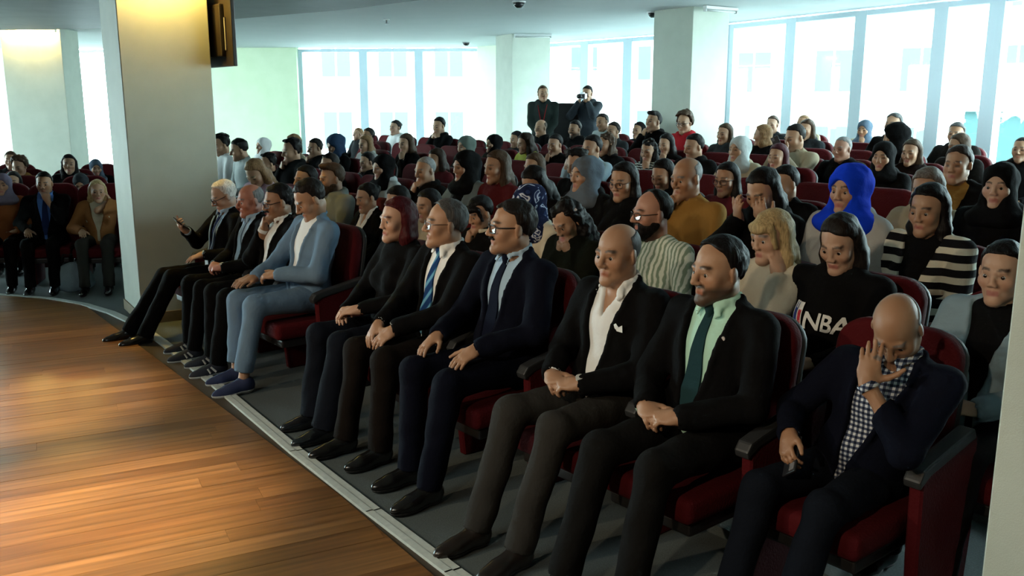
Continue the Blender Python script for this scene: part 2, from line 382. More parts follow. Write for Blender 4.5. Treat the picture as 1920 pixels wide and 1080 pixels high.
# outer wall: plain parts and glazing
def wall(name, a, b, z0=-.05, z1=CEIL, th=.2, mat=None):
    a, b = np.array(a, float), np.array(b, float); e = unit(b - a); nn = np.array([e[1], -e[0]])
    mb = MB(); mb.prism([tuple(a), tuple(b), tuple(b + nn*-th), tuple(a + nn*-th)], z0, z1); return struct(mb.obj(name, mat or m_wall))
def glass_mat():
    m, nt, b = nodes('window_glass'); t = N(nt, 'ShaderNodeBsdfTransparent'); t.inputs[0].default_value = (.93,.98,.98,1); g = N(nt, 'ShaderNodeBsdfGlossy', Roughness=.02); x = N(nt, 'ShaderNodeMixShader')
    x.inputs[0].default_value = .05; nt.links.new(t.outputs[0], x.inputs[1]); nt.links.new(g.outputs[0], x.inputs[2])
    nt.links.new(x.outputs[0], nt.nodes['Material Output'].inputs[0]); return m
m_glass = glass_mat(); WN = [0]
def window(a, b, z0, z1, fw=.09, extra=0):
    """one glazed bay from a to b: frame of four members and its pane"""
    WN[0] += 1; a, b = np.array(a, float), np.array(b, float); L = np.linalg.norm(b - a); e = (b - a)/L
    o = bpy.data.objects.new('window_%d' % WN[0], None); link(o); o.location = (a[0], a[1], 0); o.rotation_euler = (0,0,math.atan2(e[1], e[0])); o['kind'] = 'structure'
    MB().box((fw/2,0,(z0+z1)/2), (fw,.14,z1-z0)).obj('mullion', m_frame, o); MB().box((L-fw/2,0,(z0+z1)/2), (fw,.14,z1-z0)).obj('mullion', m_frame, o)
    MB().box((L/2,0,z1-.035), (L-2*fw,.13,.07)).obj('window_frame', m_frame, o); MB().box((L/2,0,z0+.04), (L-2*fw,.13,.08)).obj('window_sill', m_frame, o)
    MB().box((L/2,0,(z0+z1)/2), (L-2*fw+.02,.012,z1-z0-.13)).obj('pane', m_glass, o); return o
zt = CEIL - .03
R6 = [(3.65,15.54),(4.31,14.37),(4.95,13.24),(5.57,12.14),(5.94,11.48),(6.32,10.81),(6.9,9.8)]
for a, b in zip(R6[:-1], R6[1:]): window(a, b, .34, zt, .10)
M4 = [(.74,20.68),(1.57,19.71),(2.36,18.76),(2.95,18.05)]
for a, b in zip(M4[:-1], M4[1:]): window(a, b, .34, zt, .12)
window((2.95,18.05), R6[0], .34, zt, .12)
L4 = [(-.68,22.29),(-2.23,22.42),(-3.58,22.53),(-5.17,22.67)]
for a, b in zip(L4[:-1], L4[1:]): window(a, b, .2, zt, .10)
window((-9.35,22.95), (-11.0,23.0), 0., zt, .10)
wall('wall_back_middle', (.74,20.68), (-.68,22.29)); wall('wall_back', (-5.17,22.67), (-9.35,22.95)); wall('wall_back_left', (-11.0,23.0), (-14,23.1))
wall('wall_left', (-14,8.0), (-14,-6))
for i in range(6): window((-14,8.0 + 2.5*i), (-14,10.5 + 2.5*i), .2, zt, .12); wall('wall_stage', (-14,-6), (6.9,-6)); wall('wall_right', (6.9,-6), (6.9,5.4))  # left glazing is added out of view to let in more daylight
for i in range(2): window((6.9,5.4 + 2.2*i), (6.9,7.6 + 2.2*i), .2, zt, .12)  # unseen extra windows on the right, added to raise the daylight level
# lamps over the pillars: warm linear fixtures
def emis(key, c, st):
    if key in _M: return _M[key]
    m, nt, b = nodes(key); b.inputs['Base Color'].default_value = (*c,1); b.inputs['Emission Color'].default_value = (*c,1); b.inputs['Emission Strength'].default_value = st; _M[key] = m; return m
def strip_lamp(name, label, c, ang, L, z, mat, group=None, added_visor=False):
    o = tag(empty(name, (c[0], c[1], z), ang), label, 'lamp', group)
    MB().box((0,0,.02), (L,.07,.04)).obj('housing', plain('lamp_white',(.7,.72,.72),.4), o, bevel=.004)
    MB().tube([(-L/2+.02,0,-.014),(L/2-.02,0,-.014)], .014, 10).obj('tube', mat, o, True)
    if added_visor: MB().box((0,-.045,-.03), (L+.03,.008,.16)).obj('added_visor', plain('lamp_white',(.7,.72,.72),.4), o)  # added plate, keeps the tube's light on the pillar and off the room
    for s in (-1,1): MB().box((s*(L/2-.01),0,-.01), (.02,.05,.05)).obj('end_cap', plain('lamp_white',(.7,.72,.72),.4), o, bevel=.003)
    return o
warm = emis('warm_tube', (1.,.66,.16), 600.)
strip_lamp('strip_lamp', 'lit warm strip lamp at the top of the big pillar', (-2.745,7.440), math.radians(33), .66, CEIL-.17, warm, None, True)
strip_lamp('strip_lamp', 'lit warm strip lamp above the far left pillar', (-8.52,16.54), math.radians(4), .96, CEIL-.045, emis('warm_tube_far', (1.,.68,.20), 300.))
off = plain('unlit_tube', (.62,.66,.64), .35)
strip_lamp('strip_lamp', 'unlit white strip lamp at the top of the middle pillar', (.40,17.95), math.radians(2), .72, CEIL-.05, off)
strip_lamp('strip_lamp', 'unlit white strip lamp on the ceiling by the grey pillar', (2.86,12.93), math.radians(34), .62, CEIL-.05, off)
# small ceiling fittings
def sprinkler(x, y, label):
    o = tag(empty('sprinkler', (x, y, CEIL)), label, 'sprinkler', 'ceiling fittings'); m = plain('fitting_metal',(.10,.11,.12),.4,.6)
    MB().tube([(0,0,-.012),(0,0,.002)], .05, 14).obj('escutcheon', plain('lamp_white',(.7,.72,.72),.4), o); MB().tube([(0,0,-.06),(0,0,-.01)], .014, 8).obj('stem', m, o); MB().tube([(0,0,-.068),(0,0,-.06)], .032, 12).obj('deflector', m, o)
sprinkler(-1.99, 14.95, 'small dark sprinkler on the ceiling above the left windows')
def detector(x, y, label, m):
    o = tag(empty('smoke_detector', (x, y, CEIL)), label, 'detector'); MB().tube([(0,0,-.02),(0,0,.002)], [.09,.09], 20).obj('base_ring', plain('lamp_white',(.7,.72,.72),.4), o); MB().tube([(0,0,-.085),(0,0,-.06),(0,0,-.02)], [.03,.065,.075], 20).obj('dome', m, o, True)
detector(.09, 12.3, 'dark round smoke detector on the ceiling near the top edge', plain('smoked_dome',(.02,.02,.022),.2))
detector(-1.0, 20.4, 'black dome camera on the ceiling above the third left window', plain('smoked_dome',(.02,.02,.022),.2))
detector(2.05, 13.7, 'small detector on the ceiling left of the grey pillar', plain('smoked_dome',(.02,.02,.022),.2))
# television on the big pillar, its back towards the stage
tv = tag(empty('television', (-2.60,8.03,2.42), math.atan2(RU[1], RU[0])), 'wall television on bracket at the side of the big pillar', 'television'); m_tv = noisy('tv_casing', (.020,.015,.010), (.035,.027,.017), 5, .35)
MB().box((0,.0,0), (1.10,.035,.64)).obj('casing', m_tv, tv, bevel=.006); MB().box((0,-.03,-.03), (.82,.05,.42)).obj('rear_housing', m_tv, tv, bevel=.012)
MB().box((0,.020,.005), (1.06,.004,.59)).obj('screen', plain('tv_screen',(.006,.006,.007),.1), tv); MB().box((.43,-.022,-.06), (.02,.012,.26)).obj('cable_channel', plain('cable_grey',(.2,.19,.17),.5), tv)
MB().box((-.05,-.10,0), (.10,.14,.10)).box((-.05,-.16,0), (.24,.02,.30)).obj('wall_bracket', m_blackp, tv)
# houses across the street, pale behind the glass
m_fac = noisy('facade_render', (.74,.76,.75), (.80,.82,.81), .8, .9); m_fwin = plain('facade_window', (.078,.094,.095), 1., 0, 0); m_ffr = plain('facade_window_frame', (.8,.82,.82), .6)
def house(loc, rz, w, d, h, cols, rows, w0, h0, label, z0=-7., x0=None):
    o = tag(empty('apartment_house', (loc[0], loc[1], z0), rz), label, 'building'); MB().box((0,d/2,h/2), (w,d,h)).obj('wall', m_fac, o); MB().box((0,d/2,h+.15), (w+.6,d+.6,.3)).obj('roof', m_ffr, o)
    for i in range(cols):
        for j in range(rows):
            x = -w/2 + w*(i+.5)/cols; z = 2.2 + (h-3)*(j+.5)/rows
            f = MB().box((x,-.02,z), (w0+.2,.12,h0+.2)).obj('window', m_ffr, o); MB().box((x-w0*.26,-.07,z), (w0*.46,.06,h0)).obj('pane', m_fwin, f); MB().box((x+w0*.26,-.07,z), (w0*.46,.06,h0)).obj('pane', m_fwin, f)
house((19.5,36), math.radians(-32), 24, 8, 22, 7, 6, 1.5, 1.7, 'pale apartment house with paired windows seen through right windows')
house((-4.5,46), math.radians(4), 11, 8, 13.5, 4, 3, 1.4, 1.8, 'pale low house seen through the left windows')
house((7,52), math.radians(-14), 9, 8, 17, 3, 4, 1.5, 1.8, 'pale house seen through windows behind the photographer')
ax = tag(empty('annex_building', (14.5,19.5,-7), math.radians(-36)), 'turquoise flat-roofed annex outside the last right window', 'building'); MB().box((0,3,4.3), (9,6,8.6)).obj('wall', plain('turquoise_panel',(.045,.086,.088),1.,0,0), ax); MB().box((0,3,8.7), (9.3,6.3,.2)).obj('roof', m_ffr, ax)
MB().box((0,0,0), (1,1,1))
gr = MB(); gr.box((0,40,-7.1), (160,120,.2)); struct(gr.obj('ground_outside', plain('street_paving',(.45,.47,.47),.9)))
# ---------------------------------------------------------------- people
EYE = {}
def eye_mesh():
    if 'm' in EYE: return EYE['m']
    v = []; f = []; mi = []; n = 14; rings = 9
    for i in range(rings + 1):
        a = math.pi*i/rings
        for j in range(n):
            t = 2*math.pi*j/n; v.append((math.sin(a)*math.cos(t)*.0125, math.cos(a)*.0125, math.sin(a)*math.sin(t)*.0125))
    for i in range(rings):
        for j in range(n): f.append((i*n + j, i*n + (j+1)%n, (i+1)*n + (j+1)%n, (i+1)*n + j)); mi.append(1 if i < 2 else 0)
    me = bpy.data.meshes.new('eye'); me.from_pydata(v, [], f)
    me.materials.append(plain('eye_white', (.5,.47,.44), .25)); me.materials.append(plain('iris', (.014,.008,.005), .15))
    me.polygons.foreach_set('material_index', mi); me.polygons.foreach_set('use_smooth', [True]*len(f)); me.update(); EYE['m'] = me; return me

def two_bone(S, Wt, l1, l2, pole):
    d = Wt - S; L = np.linalg.norm(d); L2 = min(max(L, abs(l1 - l2) + .03), l1 + l2 - .005); W = S + d/L*L2
    a = (l1*l1 - l2*l2 + L2*L2)/(2*L2); hgt = math.sqrt(max(l1*l1 - a*a, 0)); e = d/L; pv = unit(pole - e*(pole @ e))
    return S + e*a + pv*hgt, W

FING = [(.030, .083, .072), (.010, .088, .080), (-.011, .085, .074), (-.030, .077, .058)]
def hand(F, W, d, n, side, curl, thumb, h, sc=1.):
    """palm and five separate fingers; side=+1 left hand (thumb on +d x n), -1 right hand"""
    d = unit(d); n = unit(n - d*(np.asarray(n) @ d)); X = np.cross(d, n)*side   # X points to the thumb side
    P = lambda x, y, z: W + (X*x + d*y + n*z)*sc
    R = np.stack([X*side, d, n], 1)
    F.ell(P(0,.048,0), (.041*sc, .052*sc, .0165*sc), R, k=.015)
    F.cone(P(0,-.015,0), P(0,.03,0), .025, .026, k=.02)
    rr = max(.0085, h*1.0)
    for i, (x, y, L) in enumerate(FING):
        c = curl[i] if isinstance(curl, (list, tuple)) and isinstance(curl[0], (list, tuple)) else curl
        p = P(x*.92, y*.9, 0); a = 0; sp = x*2.2
        for j, fr in enumerate((.46,.30,.24)):
            a += math.radians(c[j]); q = p + (d*math.cos(a)*math.cos(sp) - n*math.sin(a) + X*math.sin(sp)*math.cos(a))*L*fr*sc
            F.cone(p, q, rr*(1.06 - .1*j), rr*(.98 - .1*j), k=.004); p = q
    a, b = math.radians(thumb[0]), math.radians(thumb[1])
    p = P(.024,.02,-.006)
    for j, L in enumerate((.042,.034,.028)):
        q = p + (X*math.sin(a) + d*math.cos(a) - n*math.sin(b)*(1 if j else .5))*L*sc; F.cone(p, q, .0125 - .0018*j if h < .008 else .0125, .0115 - .002*j if h < .008 else .011, k=.006 if j else .015); p = q; a -= math.radians(14)

def build_head(F, hc, R, sex, lod, hs=1., ears=True):
    H = lambda x, y, z: hc + R @ (np.array([x,y,z])*hs)
    jw = .9 if sex == 'w' else 1.
    F.ell(H(0,-.012,.034), (.076,.098,.088), R, k=.02)
    F.ell(H(0,.028,-.03), (.063*jw,.062,.083), R, k=.03)
    for s in (-1,1):
        F.cone(H(.05*s*jw,-.005,-.055), H(.012*s,.072,-.1), .022, .019, k=.03)
        F.ell(H(.042*s,.060,-.024), (.024,.022,.024), R, k=.03)
        if ears: F.ell(H(.078*s,-.010,-.006), (.009,.020,.031), R @ rotz(s*-.35), k=.008)
    F.ell(H(0,.08,-.1), (.024,.02,.018), R, k=.02)
    F.cone(H(-.036,.083,.022), H(.036,.083,.022), .0105, .0105, k=.018)
    for s in (-1,1): F.ell(H(.032*s,.103,.000), (.017,.015,.010), R, k=.018, mode='sub')
    if lod <= 1:
        for s in (-1,1):
            F.cone(H(.016*s,.0865,.0060), H(.046*s,.0775,.0045), .0046, .0044, k=.006)
            F.cone(H(.019*s,.0855,-.0085), H(.045*s,.0785,-.0075), .0040, .0038, k=.006)
    nl = .9 if sex == 'w' else 1.
    F.cone(H(0,.091,.014), H(0,.114*nl + .006*(1-nl)*10*.1,-.026), .0085, .0125*nl, k=.012)
    for s in (-1,1): F.ell(H(.0125*s,.101,-.033), (.009*nl,.012,.008), R, k=.008)
    F.cone(H(-.021,.083,-.063), H(0,.0915,-.0605), .0050, .0062, k=.010); F.cone(H(.021,.083,-.063), H(0,.0915,-.0605), .0050, .0062, k=.010)
    F.cone(H(-.015,.0845,-.0715), H(.015,.0845,-.0715), .0066, .0066, k=.010)

def paint(v, hc, R, o, hs=1.):
    """skin pigment: lips, brows, beard shadow, lashes"""
    sk = np.array(SK[o['sk']]); c = np.tile(sk, (len(v),1)); q = ((v - hc)/hs) @ R
    x, y, z = np.abs(q[:,0]), q[:,1], q[:,2]; near = (np.linalg.norm(q, axis=1) < .16)
    def mixin(w, col): c[:] = c*(1 - w[:,None]) + np.array(col)*w[:,None]
    sm = lambda e0, e1, t: np.clip((t - e0)/(e1 - e0), 0, 1)
    lip = near & (y > .08); w = lip*sm(.026,.02,x)*sm(.0135,.009,np.abs(z + .0665))
    mixin(w*.75, sk*np.array([.85,.5,.5]) if o['sx'] == 'm' else (.33,.09,.08))
    ck = near & (y > .03); w = ck*np.exp(-((x - .045)**2 + (z + .028)**2)/.0006)*.35; mixin(w, sk*np.array([1.02,.78,.72]))
    bc = np.array(HC.get(o.get('brow', o['hc'] if o['hc'] in HC else 'black'), (.02,.015,.01))); bc = np.minimum(bc, .1)
    bz = .0265 + .004*np.sin(np.clip((x - .014)/.036, 0, 1)*3.14); w = near*(y > .055)*sm(.006,.0038,np.abs(z - bz))*sm(.010,.015,x)*sm(.054,.047,x); mixin(w*.85, bc)
    w = near*(y > .05)*np.clip(1.15 - ((x - .032)/.0165)**2 - ((z - .000)/.0085)**2, 0, 1); mixin(np.clip(w*2, 0, 1)*.8, (.03,.02,.018) if o['lod'] > 1 else sk*.7)
    if o.get('beard') or o.get('stub') or (o['sx'] == 'm' and o['hc'] in ('black','dark')):
        a = .85 if o.get('beard') == 'full' else .84 if o.get('beard') else .22
        lowr = near*sm(-.038,-.06,z)*sm(-.03,.0,y); up = near*(y > .075)*sm(.034,.026,x)*sm(.012,.007,np.abs(z + .045))
        keep = 1 - near*(y > .08)*sm(.024,.018,x)*sm(.012,.008,np.abs(z + .064)); w = np.maximum(lowr, up)*keep*(near); mixin(w*a, (.02,.014,.01))
    if o['hair'] in ('ring','crop','recede','recede2'):
        w = near*sm(.03,-.02,y)*sm(-.07,-.03,z)*sm(.075,.045,z); mixin(w*.35, np.minimum(np.array(HC[o['hc']]), .25))
    return c

def build_hair(F, hc, R, o, nb):
    st = o['hair']; H = lambda x, y, z: hc + R @ np.array([x,y,z])
    base = ([-.13,-.06,-.02,.010,.022,.05,.085,.12],[-.078,-.072,-.05,-.035,.026,.044,.058,.066])
    rec = ([-.13,-.06,-.02,.008,.014,.03,.05,.08],[-.078,-.072,-.05,-.035,.03,.085,.118,.16])
    def cutf(tab): return lambda x, y, z: (np.interp(y, *tab) - z)*.62
    long = st in ('long','longcurl','longwave','fringelong','longtied')
    if st in ('short','quiff','fringe'): F.ell(H(0,-.014,.036), (.084,.107,.099), R, k=0, cut=cutf(base))
    if st == 'quiff': F.ell(H(0,.045,.112), (.058,.052,.028), R, k=.02)
    if st == 'crop': F.ell(H(0,-.013,.035), (.0795,.1005,.0915), R, k=0, cut=cutf(base))
    if st == 'recede2': F.ell(H(0,-.014,.035), (.084,.109,.099), R, k=0, cut=cutf(([-.13,-.06,-.02,.008,.024,.038,.062,.10],[-.078,-.072,-.05,-.035,-.004,.042,.070,.094])))
    if st == 'recede':
        F.ell(H(0,-.014,.035), (.082,.103,.0935), R, k=0, cut=cutf(rec))
    if st == 'ring':
        zt = .02 if o.get('hairlow') else .045
        F.ell(H(0,-.014,.034), (.0795,.1,.09), R, k=0, cut=lambda x, y, z: np.maximum(cutf(rec)(x, y, z), np.maximum((z - zt + y*.25)*.8, (y - .014)*.9)))
    if st in ('curly','curlybig'):
        b = 1.16 if st == 'curlybig' else 1.; F.ell(H(0,-.012,.045), (.092*b,.112*b,.104*b), R, k=0, cut=cutf(([-.14,-.06,-.02,.012,.026,.06,.09,.14],[-.08,-.075,-.06,-.04,.03,.062,.078,.09])))
        F.folds(.010, 75, 3)
    if long or st in ('bob','bun','tied'):
        t = .004 if st in ('bun','tied','longtied') else .0
        F.ell(H(0,-.014,.036), (.087 - t,.108 - t,.099 - t), R, k=0, cut=cutf(([-.14,-.06,-.02,.02,.034,.055,.085,.12],[-.1,-.1,-.09,-.06,.012,.038,.056,.062])))
    if st == 'bob' or long:
        lo = -.12 if st == 'bob' else -.235
        for s in (-1,1):
            F.cone(H(.066*s,-.02,.02), H(.071*s,-.012,-.09), .03, .036, k=.03)
            if long: F.cone(H(.071*s,-.012,-.09), H(.088*s,.035 if st != 'longtied' else -.04,lo), .036, .026, k=.03)
            else: F.cone(H(.071*s,-.012,-.09), H(.066*s,.0,lo), .036, .028, k=.03)
        F.ell(H(0,-.055,-.06), (.082,.058,.12), R, k=.03)
        if long: F.cone(H(0,-.07,-.1), H(0,-.085,lo - .05), .075, .055, k=.03)
        F.ell(H(0,.112,-.034), (.056,.072,.098), R, k=.012, mode='sub')
    if st in ('fringe','fringelong'):
        F.ell(H(0,.075,.062), (.06,.035,.032), R, k=.015)
        for s in (-1,1): F.cone(H(.058*s,.055,.06), H(.068*s,.045,-.03), .016, .014, k=.02)
    if st == 'bun': F.ell(H(0,-.112,.05) if not o.get('topknot') else H(0,-.03,.145), (.036,.034,.036), R, k=.01)
    if st == 'tied': F.cone(H(0,-.1,.0), H(.02,-.11,-.17), .036, .022, k=.03)
    if st in ('longcurl','longwave'): F.folds(.012 if st == 'longcurl' else .006, 60 if st == 'longcurl' else 40, 7)
    elif st not in ('curly','curlybig','crop','ring'): F.folds(.0035, 95, 5)
    if st == 'scarf':
        bg = 1.1 if o.get('bigscarf') else 1.
        F.ell(H(0,-.016,.03), (.091*bg,.113*bg,.104*bg), R, k=.03); F.ell(H(0,-.075,.015), (.066*bg,.066*bg,.07*bg), R, k=.04)
        F.ell(H(0,.012,-.08), (.082*bg,.088,.07), R, k=.04)
        F.cone(H(0,-.015,-.09), nb + V3(0,.01,.0), .082*bg, .1*bg, k=.05)
        F.ell(nb + V3(0,.03,-.045), (.165*bg,.135*bg,.075*bg), None, k=.05); F.folds(.005, 34, 11)
        F.ell(H(0,.118,-.018), (.059,.085,.088), R, k=.014, mode='sub')

def arm_pose(o, k, hc, R):
    """targets for each side: wrist, finger direction, back-of-hand normal, curls, thumb, elbow pole"""
    a = o['arms']; H = lambda x, y, z: hc + R @ np.array([x,y,z]); out = {}
    for s in (-1,1):
        rest = dict(W=V3(.15*s,.25,.66), d=V3(-.22*s,.95,-.2), n=V3(.1*s,.2,.97), c=(12,16,10), t=(42,10), p=V3(.6*s,-.5,-.35))
        if a == 'knees': rest.update(W=V3(.075*s,.33,.665), d=V3(-.28*s,.82,-.5), n=V3(.25*s,.5,.82), c=(14,22,14))
        if a == 'thighs': rest.update(W=V3(.15*s,.28,.67), d=V3(-.1*s,.92,-.38), n=V3(.15*s,.38,.9), c=(10,18,12), t=(50,14))
        if a in ('lap','lapone','lapknee'): rest.update(W=V3(.088*s,.25,.665), d=V3(-.86*s,.5,-.05), n=V3(.12*s,.35,.92), c=(38,46,24), t=(38,6), p=V3(.7*s,-.5,-.4))
        if a == 'lapone': rest.update(W=V3(.075*s,.28,.655 + (.03 if s < 0 else 0)), d=V3(-.7*s,.7,-.12), n=V3(.1*s,.3,.95), c=(16,24,14))
        if a == 'lapknee':
            if s > 0: rest.update(W=V3(.10,.32,.665), d=V3(-.2,.95,-.12), n=V3(0,.15,.98), c=(8,14,10))
            else: rest.update(W=V3(-.06,.245,.70), d=V3(.75,.62,-.05), n=V3(-.25,.3,.9), c=(30,40,20))
        out[s] = rest
    def fist(s): out[s] = dict(W=H(.045*s,.135,-.175), d=H(0,.118,-.05) - H(.045*s,.135,-.175), n=R @ V3(.35*s,.93,.1), c=(62,74,42), t=(24,40), p=V3(.55*s,.25,-1))
    def cheek(s): out[s] = dict(W=H(.088*s,.062,-.165), d=R @ V3(-.12*s,-.12,1), n=R @ V3(.96*s,.25,.1), c=(22,42,30), t=(40,10), p=V3(.5*s,.3,-1))
    if a == 'fistR': fist(1)
    if a in ('fistL','chinL'): fist(-1)
    if a == 'chinR': fist(1)
    if a == 'cheekL': cheek(-1)
    if a == 'cheekR': cheek(1)
    if a == 'earL': out[-1] = dict(W=H(-.115,.02,-.13), d=R @ V3(.2,-.15,1), n=R @ V3(-.9,.1,.1), c=(26,45,30), t=(40,10), p=V3(-.7,.2,-1))
    if a in ('chinboth','mouthboth'):
        for s in (-1,1): out[s] = dict(W=H(.05*s,.12,-.17), d=H(.012*s,.112,-.03) - H(.05*s,.12,-.17), n=R @ V3(.6*s,.8,.1), c=(40,55,30), t=(24,30), p=V3(.6*s,.3,-1))
    if a == 'headhands':
        for s in (-1,1): out[s] = dict(W=H(.085*s,.15,-.10), d=R @ V3(-.12*s,-.02,1), n=R @ V3(.45*s,.88,0), c=(16,20,14), t=(45,10), p=V3(.7*s,.3,-1))
    if a == 'cover':
        out[-1] = dict(W=hc + V3(.015,.142,-.185), d=V3(.02,-.10,1), n=V3(-.46,.88,.08), c=[(4,8,6),(2,6,5),(6,10,8),(10,16,12)], t=(72,-10), p=V3(-.4,.4,-1))
        out[1] = dict(W=V3(.10,.31,.72), d=V3(-.35,.72,-.6), n=V3(.55,.6,.55), c=(30,38,26), t=(42,8), p=V3(.8,-.5,-.4))
    if a == 'phoneR':
        out[1] = dict(W=V3(.07,.27,.88), d=V3(-.3,.72,.5), n=V3(.35,.35,-.85), c=(35,48,30), t=(40,30), p=V3(.7,-.3,-.7))
        out[-1].update(W=V3(-.10,.2,.70))
    if a == 'phonehigh':
        for s in (-1,1): out[s] = dict(W=hc + V3(.065*s,.26,-.17), d=V3(-.35*s,.25,.9), n=V3(.5*s,.75,-.2), c=(40,50,30), t=(40,20), p=V3(.6*s,-.2,-1))
    if a == 'camera':
        for s in (-1,1): out[s] = dict(W=H(.085*s,.15,-.11), d=R @ V3(-.5*s,.15,.85), n=R @ V3(.75*s,.6,0), c=(34,45,25), t=(40,20), p=V3(.7*s,.1,-1))
    if a == 'stand':
        for s in (-1,1): out[s] = dict(W=V3(.06*s,.17,.93), d=V3(-.55*s,.25,-.8), n=V3(.2*s,.95,.15), c=(15,20,15), t=(35,10), p=V3(.8*s,-.5,0))
    return out

TRI = [0]
def out_mesh(F, name, mat, root, cb=None):
    v, f = F.skin(); TRI[0] += len(f)*2
    return mk(name, v, f, mat, root, True, cb(v) if cb else None), v

def person(label, o, loc, rz, sc, k, lod, group, name='person'):
    o = dict(o); o['lod'] = lod; seed = abs(hash(label)) % 9973 if False else sum(map(ord, label)) % 9973
    root = tag(empty(name, loc, rz, sc), label, 'person', group)
    HF = (.0046,.0062,.0085)[lod]; HB = (.02,.026,.034)[lod]; HCL = (.0085,.0125,.0175)[lod]; HH = (.0062,.0085,.0115)[lod]
    stand = o.get('stand'); sx = o['sx']; w = (.9 if sx == 'w' else 1.)*o.get('wide', 1.)
    Ln = math.radians(o.get('ln',-6)); Nk = math.radians(o.get('ln',-6) + o.get('nk',14))
    P = V3(0,0,.95 if stand else .53); sl = math.radians(o.get('sl',0)); sd = unit(V3(-math.tan(sl),math.sin(Ln),math.cos(Ln))); fd = V3(0,math.cos(Ln),-math.sin(Ln)); RT = rotx(-Ln)
    T = lambda x, y, t: P + V3(x,0,0) + fd*y + sd*(t*k)
    nb = T(0,-.012,.5); hc = P + sd*.5*k + V3(0,math.sin(Nk),math.cos(Nk))*.128
    R = rotz(math.radians(o.get('hy',0))) @ roty(math.radians(o.get('hr',0))) @ rotx(-math.radians(o.get('hp',0)))
    S = {s: T(.186*w*s,-.018,.436) for s in (-1,1)}; arms = arm_pose(o, k, hc, R); E = {}; W = {}
    ul = .285*(.95 if sx == 'w' else 1); fl = .255*(.95 if sx == 'w' else 1)
    for s in (-1,1): E[s], W[s] = two_bone(S[s], arms[s]['W'], ul, fl, arms[s]['p'])
    # legs
    if stand: HIP = {s: V3(.09*s,0,.93) for s in (-1,1)}; KN = {s: V3(.1*s,.02,.5) for s in (-1,1)}; AN = {s: V3(.11*s,0,.09) for s in (-1,1)}
    else:
        HIP = {s: V3(.092*s,0,.525) for s in (-1,1)}; KN = {s: V3(.128*s,.43,.53) for s in (-1,1)}; AN = {s: V3(.122*s,.50 + .03*s*(seed%3 - 1),.09) for s in (-1,1)}
        if o.get('lg') == 'stretch': KN = {1: V3(.15,.45,.52), -1: V3(-.05,.45,.53)}; AN = {1: V3(.24,.74,.085), -1: V3(.03,.68,.085)}
        if o.get('feet'): AN = {s: V3(*o['feet'][0 if s < 0 else 1]) for s in (-1,1)}
        if o.get('kn'): KN = {s: V3(*o['kn'][0 if s < 0 else 1]) for s in (-1,1)}
    low = lod >= 2
    # ---- body: one continuous figure
    J = [hc + V3(0,0,.13), hc - V3(.1,.12,.13), hc + V3(.1,.14,.1)] + [W[s] + unit(arms[s]['d'])*.2 for s in (-1,1)] + list(E.values()) + list(KN.values()) + list(AN.values()) + [a + V3(0,.2,-.08) for a in AN.values()] + [P - V3(.18,.16,.1), P + V3(.18,0,0)]
    lo = np.min(J, 0) - .04; hi = np.max(J, 0) + .05
    fine = [(hc - V3(.095,.12,.145), hc + V3(.095,.135,.135), HF)]
    for s in (-1,1):
        wc = W[s] + unit(arms[s]['d'])*.09
        if lod == 0: fine.append((np.minimum(W[s], wc + unit(arms[s]['d'])*.09) - .05, np.maximum(W[s], wc + unit(arms[s]['d'])*.09) + .05, HF*1.15))
        elif a_near(o) or lod == 1: fine.append((wc - .09, wc + .09, HF*1.2))
    F = Field(lo, hi, HB, fine)
    for s in (-1,1):
        F.cone(HIP[s], KN[s], .062, .046, k=.03); F.cone(KN[s], AN[s], .044, .032, k=.02); F.cone(AN[s] - V3(0,.02,.035), AN[s] + V3(0,.13,-.05), .03, .028, k=.02)
        F.cone(S[s], E[s], .043, .036, k=.03); F.cone(E[s], W[s], .035, .025, k=.02)
    F.ell(P + V3(0,0,.0), (.14,.105,.1), RT, k=.04); F.ell(T(0,0,.12), (.13*w,.1,.13), RT, k=.05); F.ell(T(0,0,.3), (.145*w,.093,.15), RT, k=.05)
    F.cone(T(-.12*w,-.012,.435), T(.12*w,-.012,.435), .045, .045, k=.05)
    nr = .048 if sx == 'w' else .058
    F.cone(hc + R @ V3(0,-.022,-.05), nb, nr, nr + .006, k=.025)
    for s in (-1,1): hand(F, W[s], arms[s]['d'], arms[s]['n'], -s, arms[s]['c'], arms[s]['t'], HF, .94 if sx == 'w' else 1.)
    build_head(F, hc, R, sx, lod, ears=o['hair'] != 'scarf')
    body, _ = out_mesh(F, 'body', skinmat(), root, lambda v: paint(v, hc, R, o))
    # eyes
    if lod <= 1:
        for s in (-1,1):
            e = bpy.data.objects.new('eye', eye_mesh()); link(e, root); q = hc + R @ V3(.032*s,.0765,-.0012)
            M = Matrix([[*R[0],q[0]],[*R[1],q[1]],[*R[2],q[2]],[0,0,0,1]]); e.matrix_local = M
    # ---- hair or headscarf
    if o['hair'] == 'scarf': lo2 = np.minimum(hc - .17, nb - V3(.22,.2,.16)); hi2 = np.maximum(hc + .17, nb + V3(.22,.22,.1))
    elif o['hair'] in ('long','longcurl','longwave','fringelong','longtied'): lo2 = hc - V3(.2,.26,.36); hi2 = hc + V3(.2,.2,.18)
    else: lo2 = hc - V3(.15,.19,.22); hi2 = hc + V3(.15,.16,.2)
    F = Field(lo2, hi2, HH); build_hair(F, hc, R, o, nb)
    out_mesh(F, 'headscarf' if o['hair'] == 'scarf' else 'hair', cloth(o['hc']) if o['hair'] == 'scarf' else hairmat(o['hc']), root)
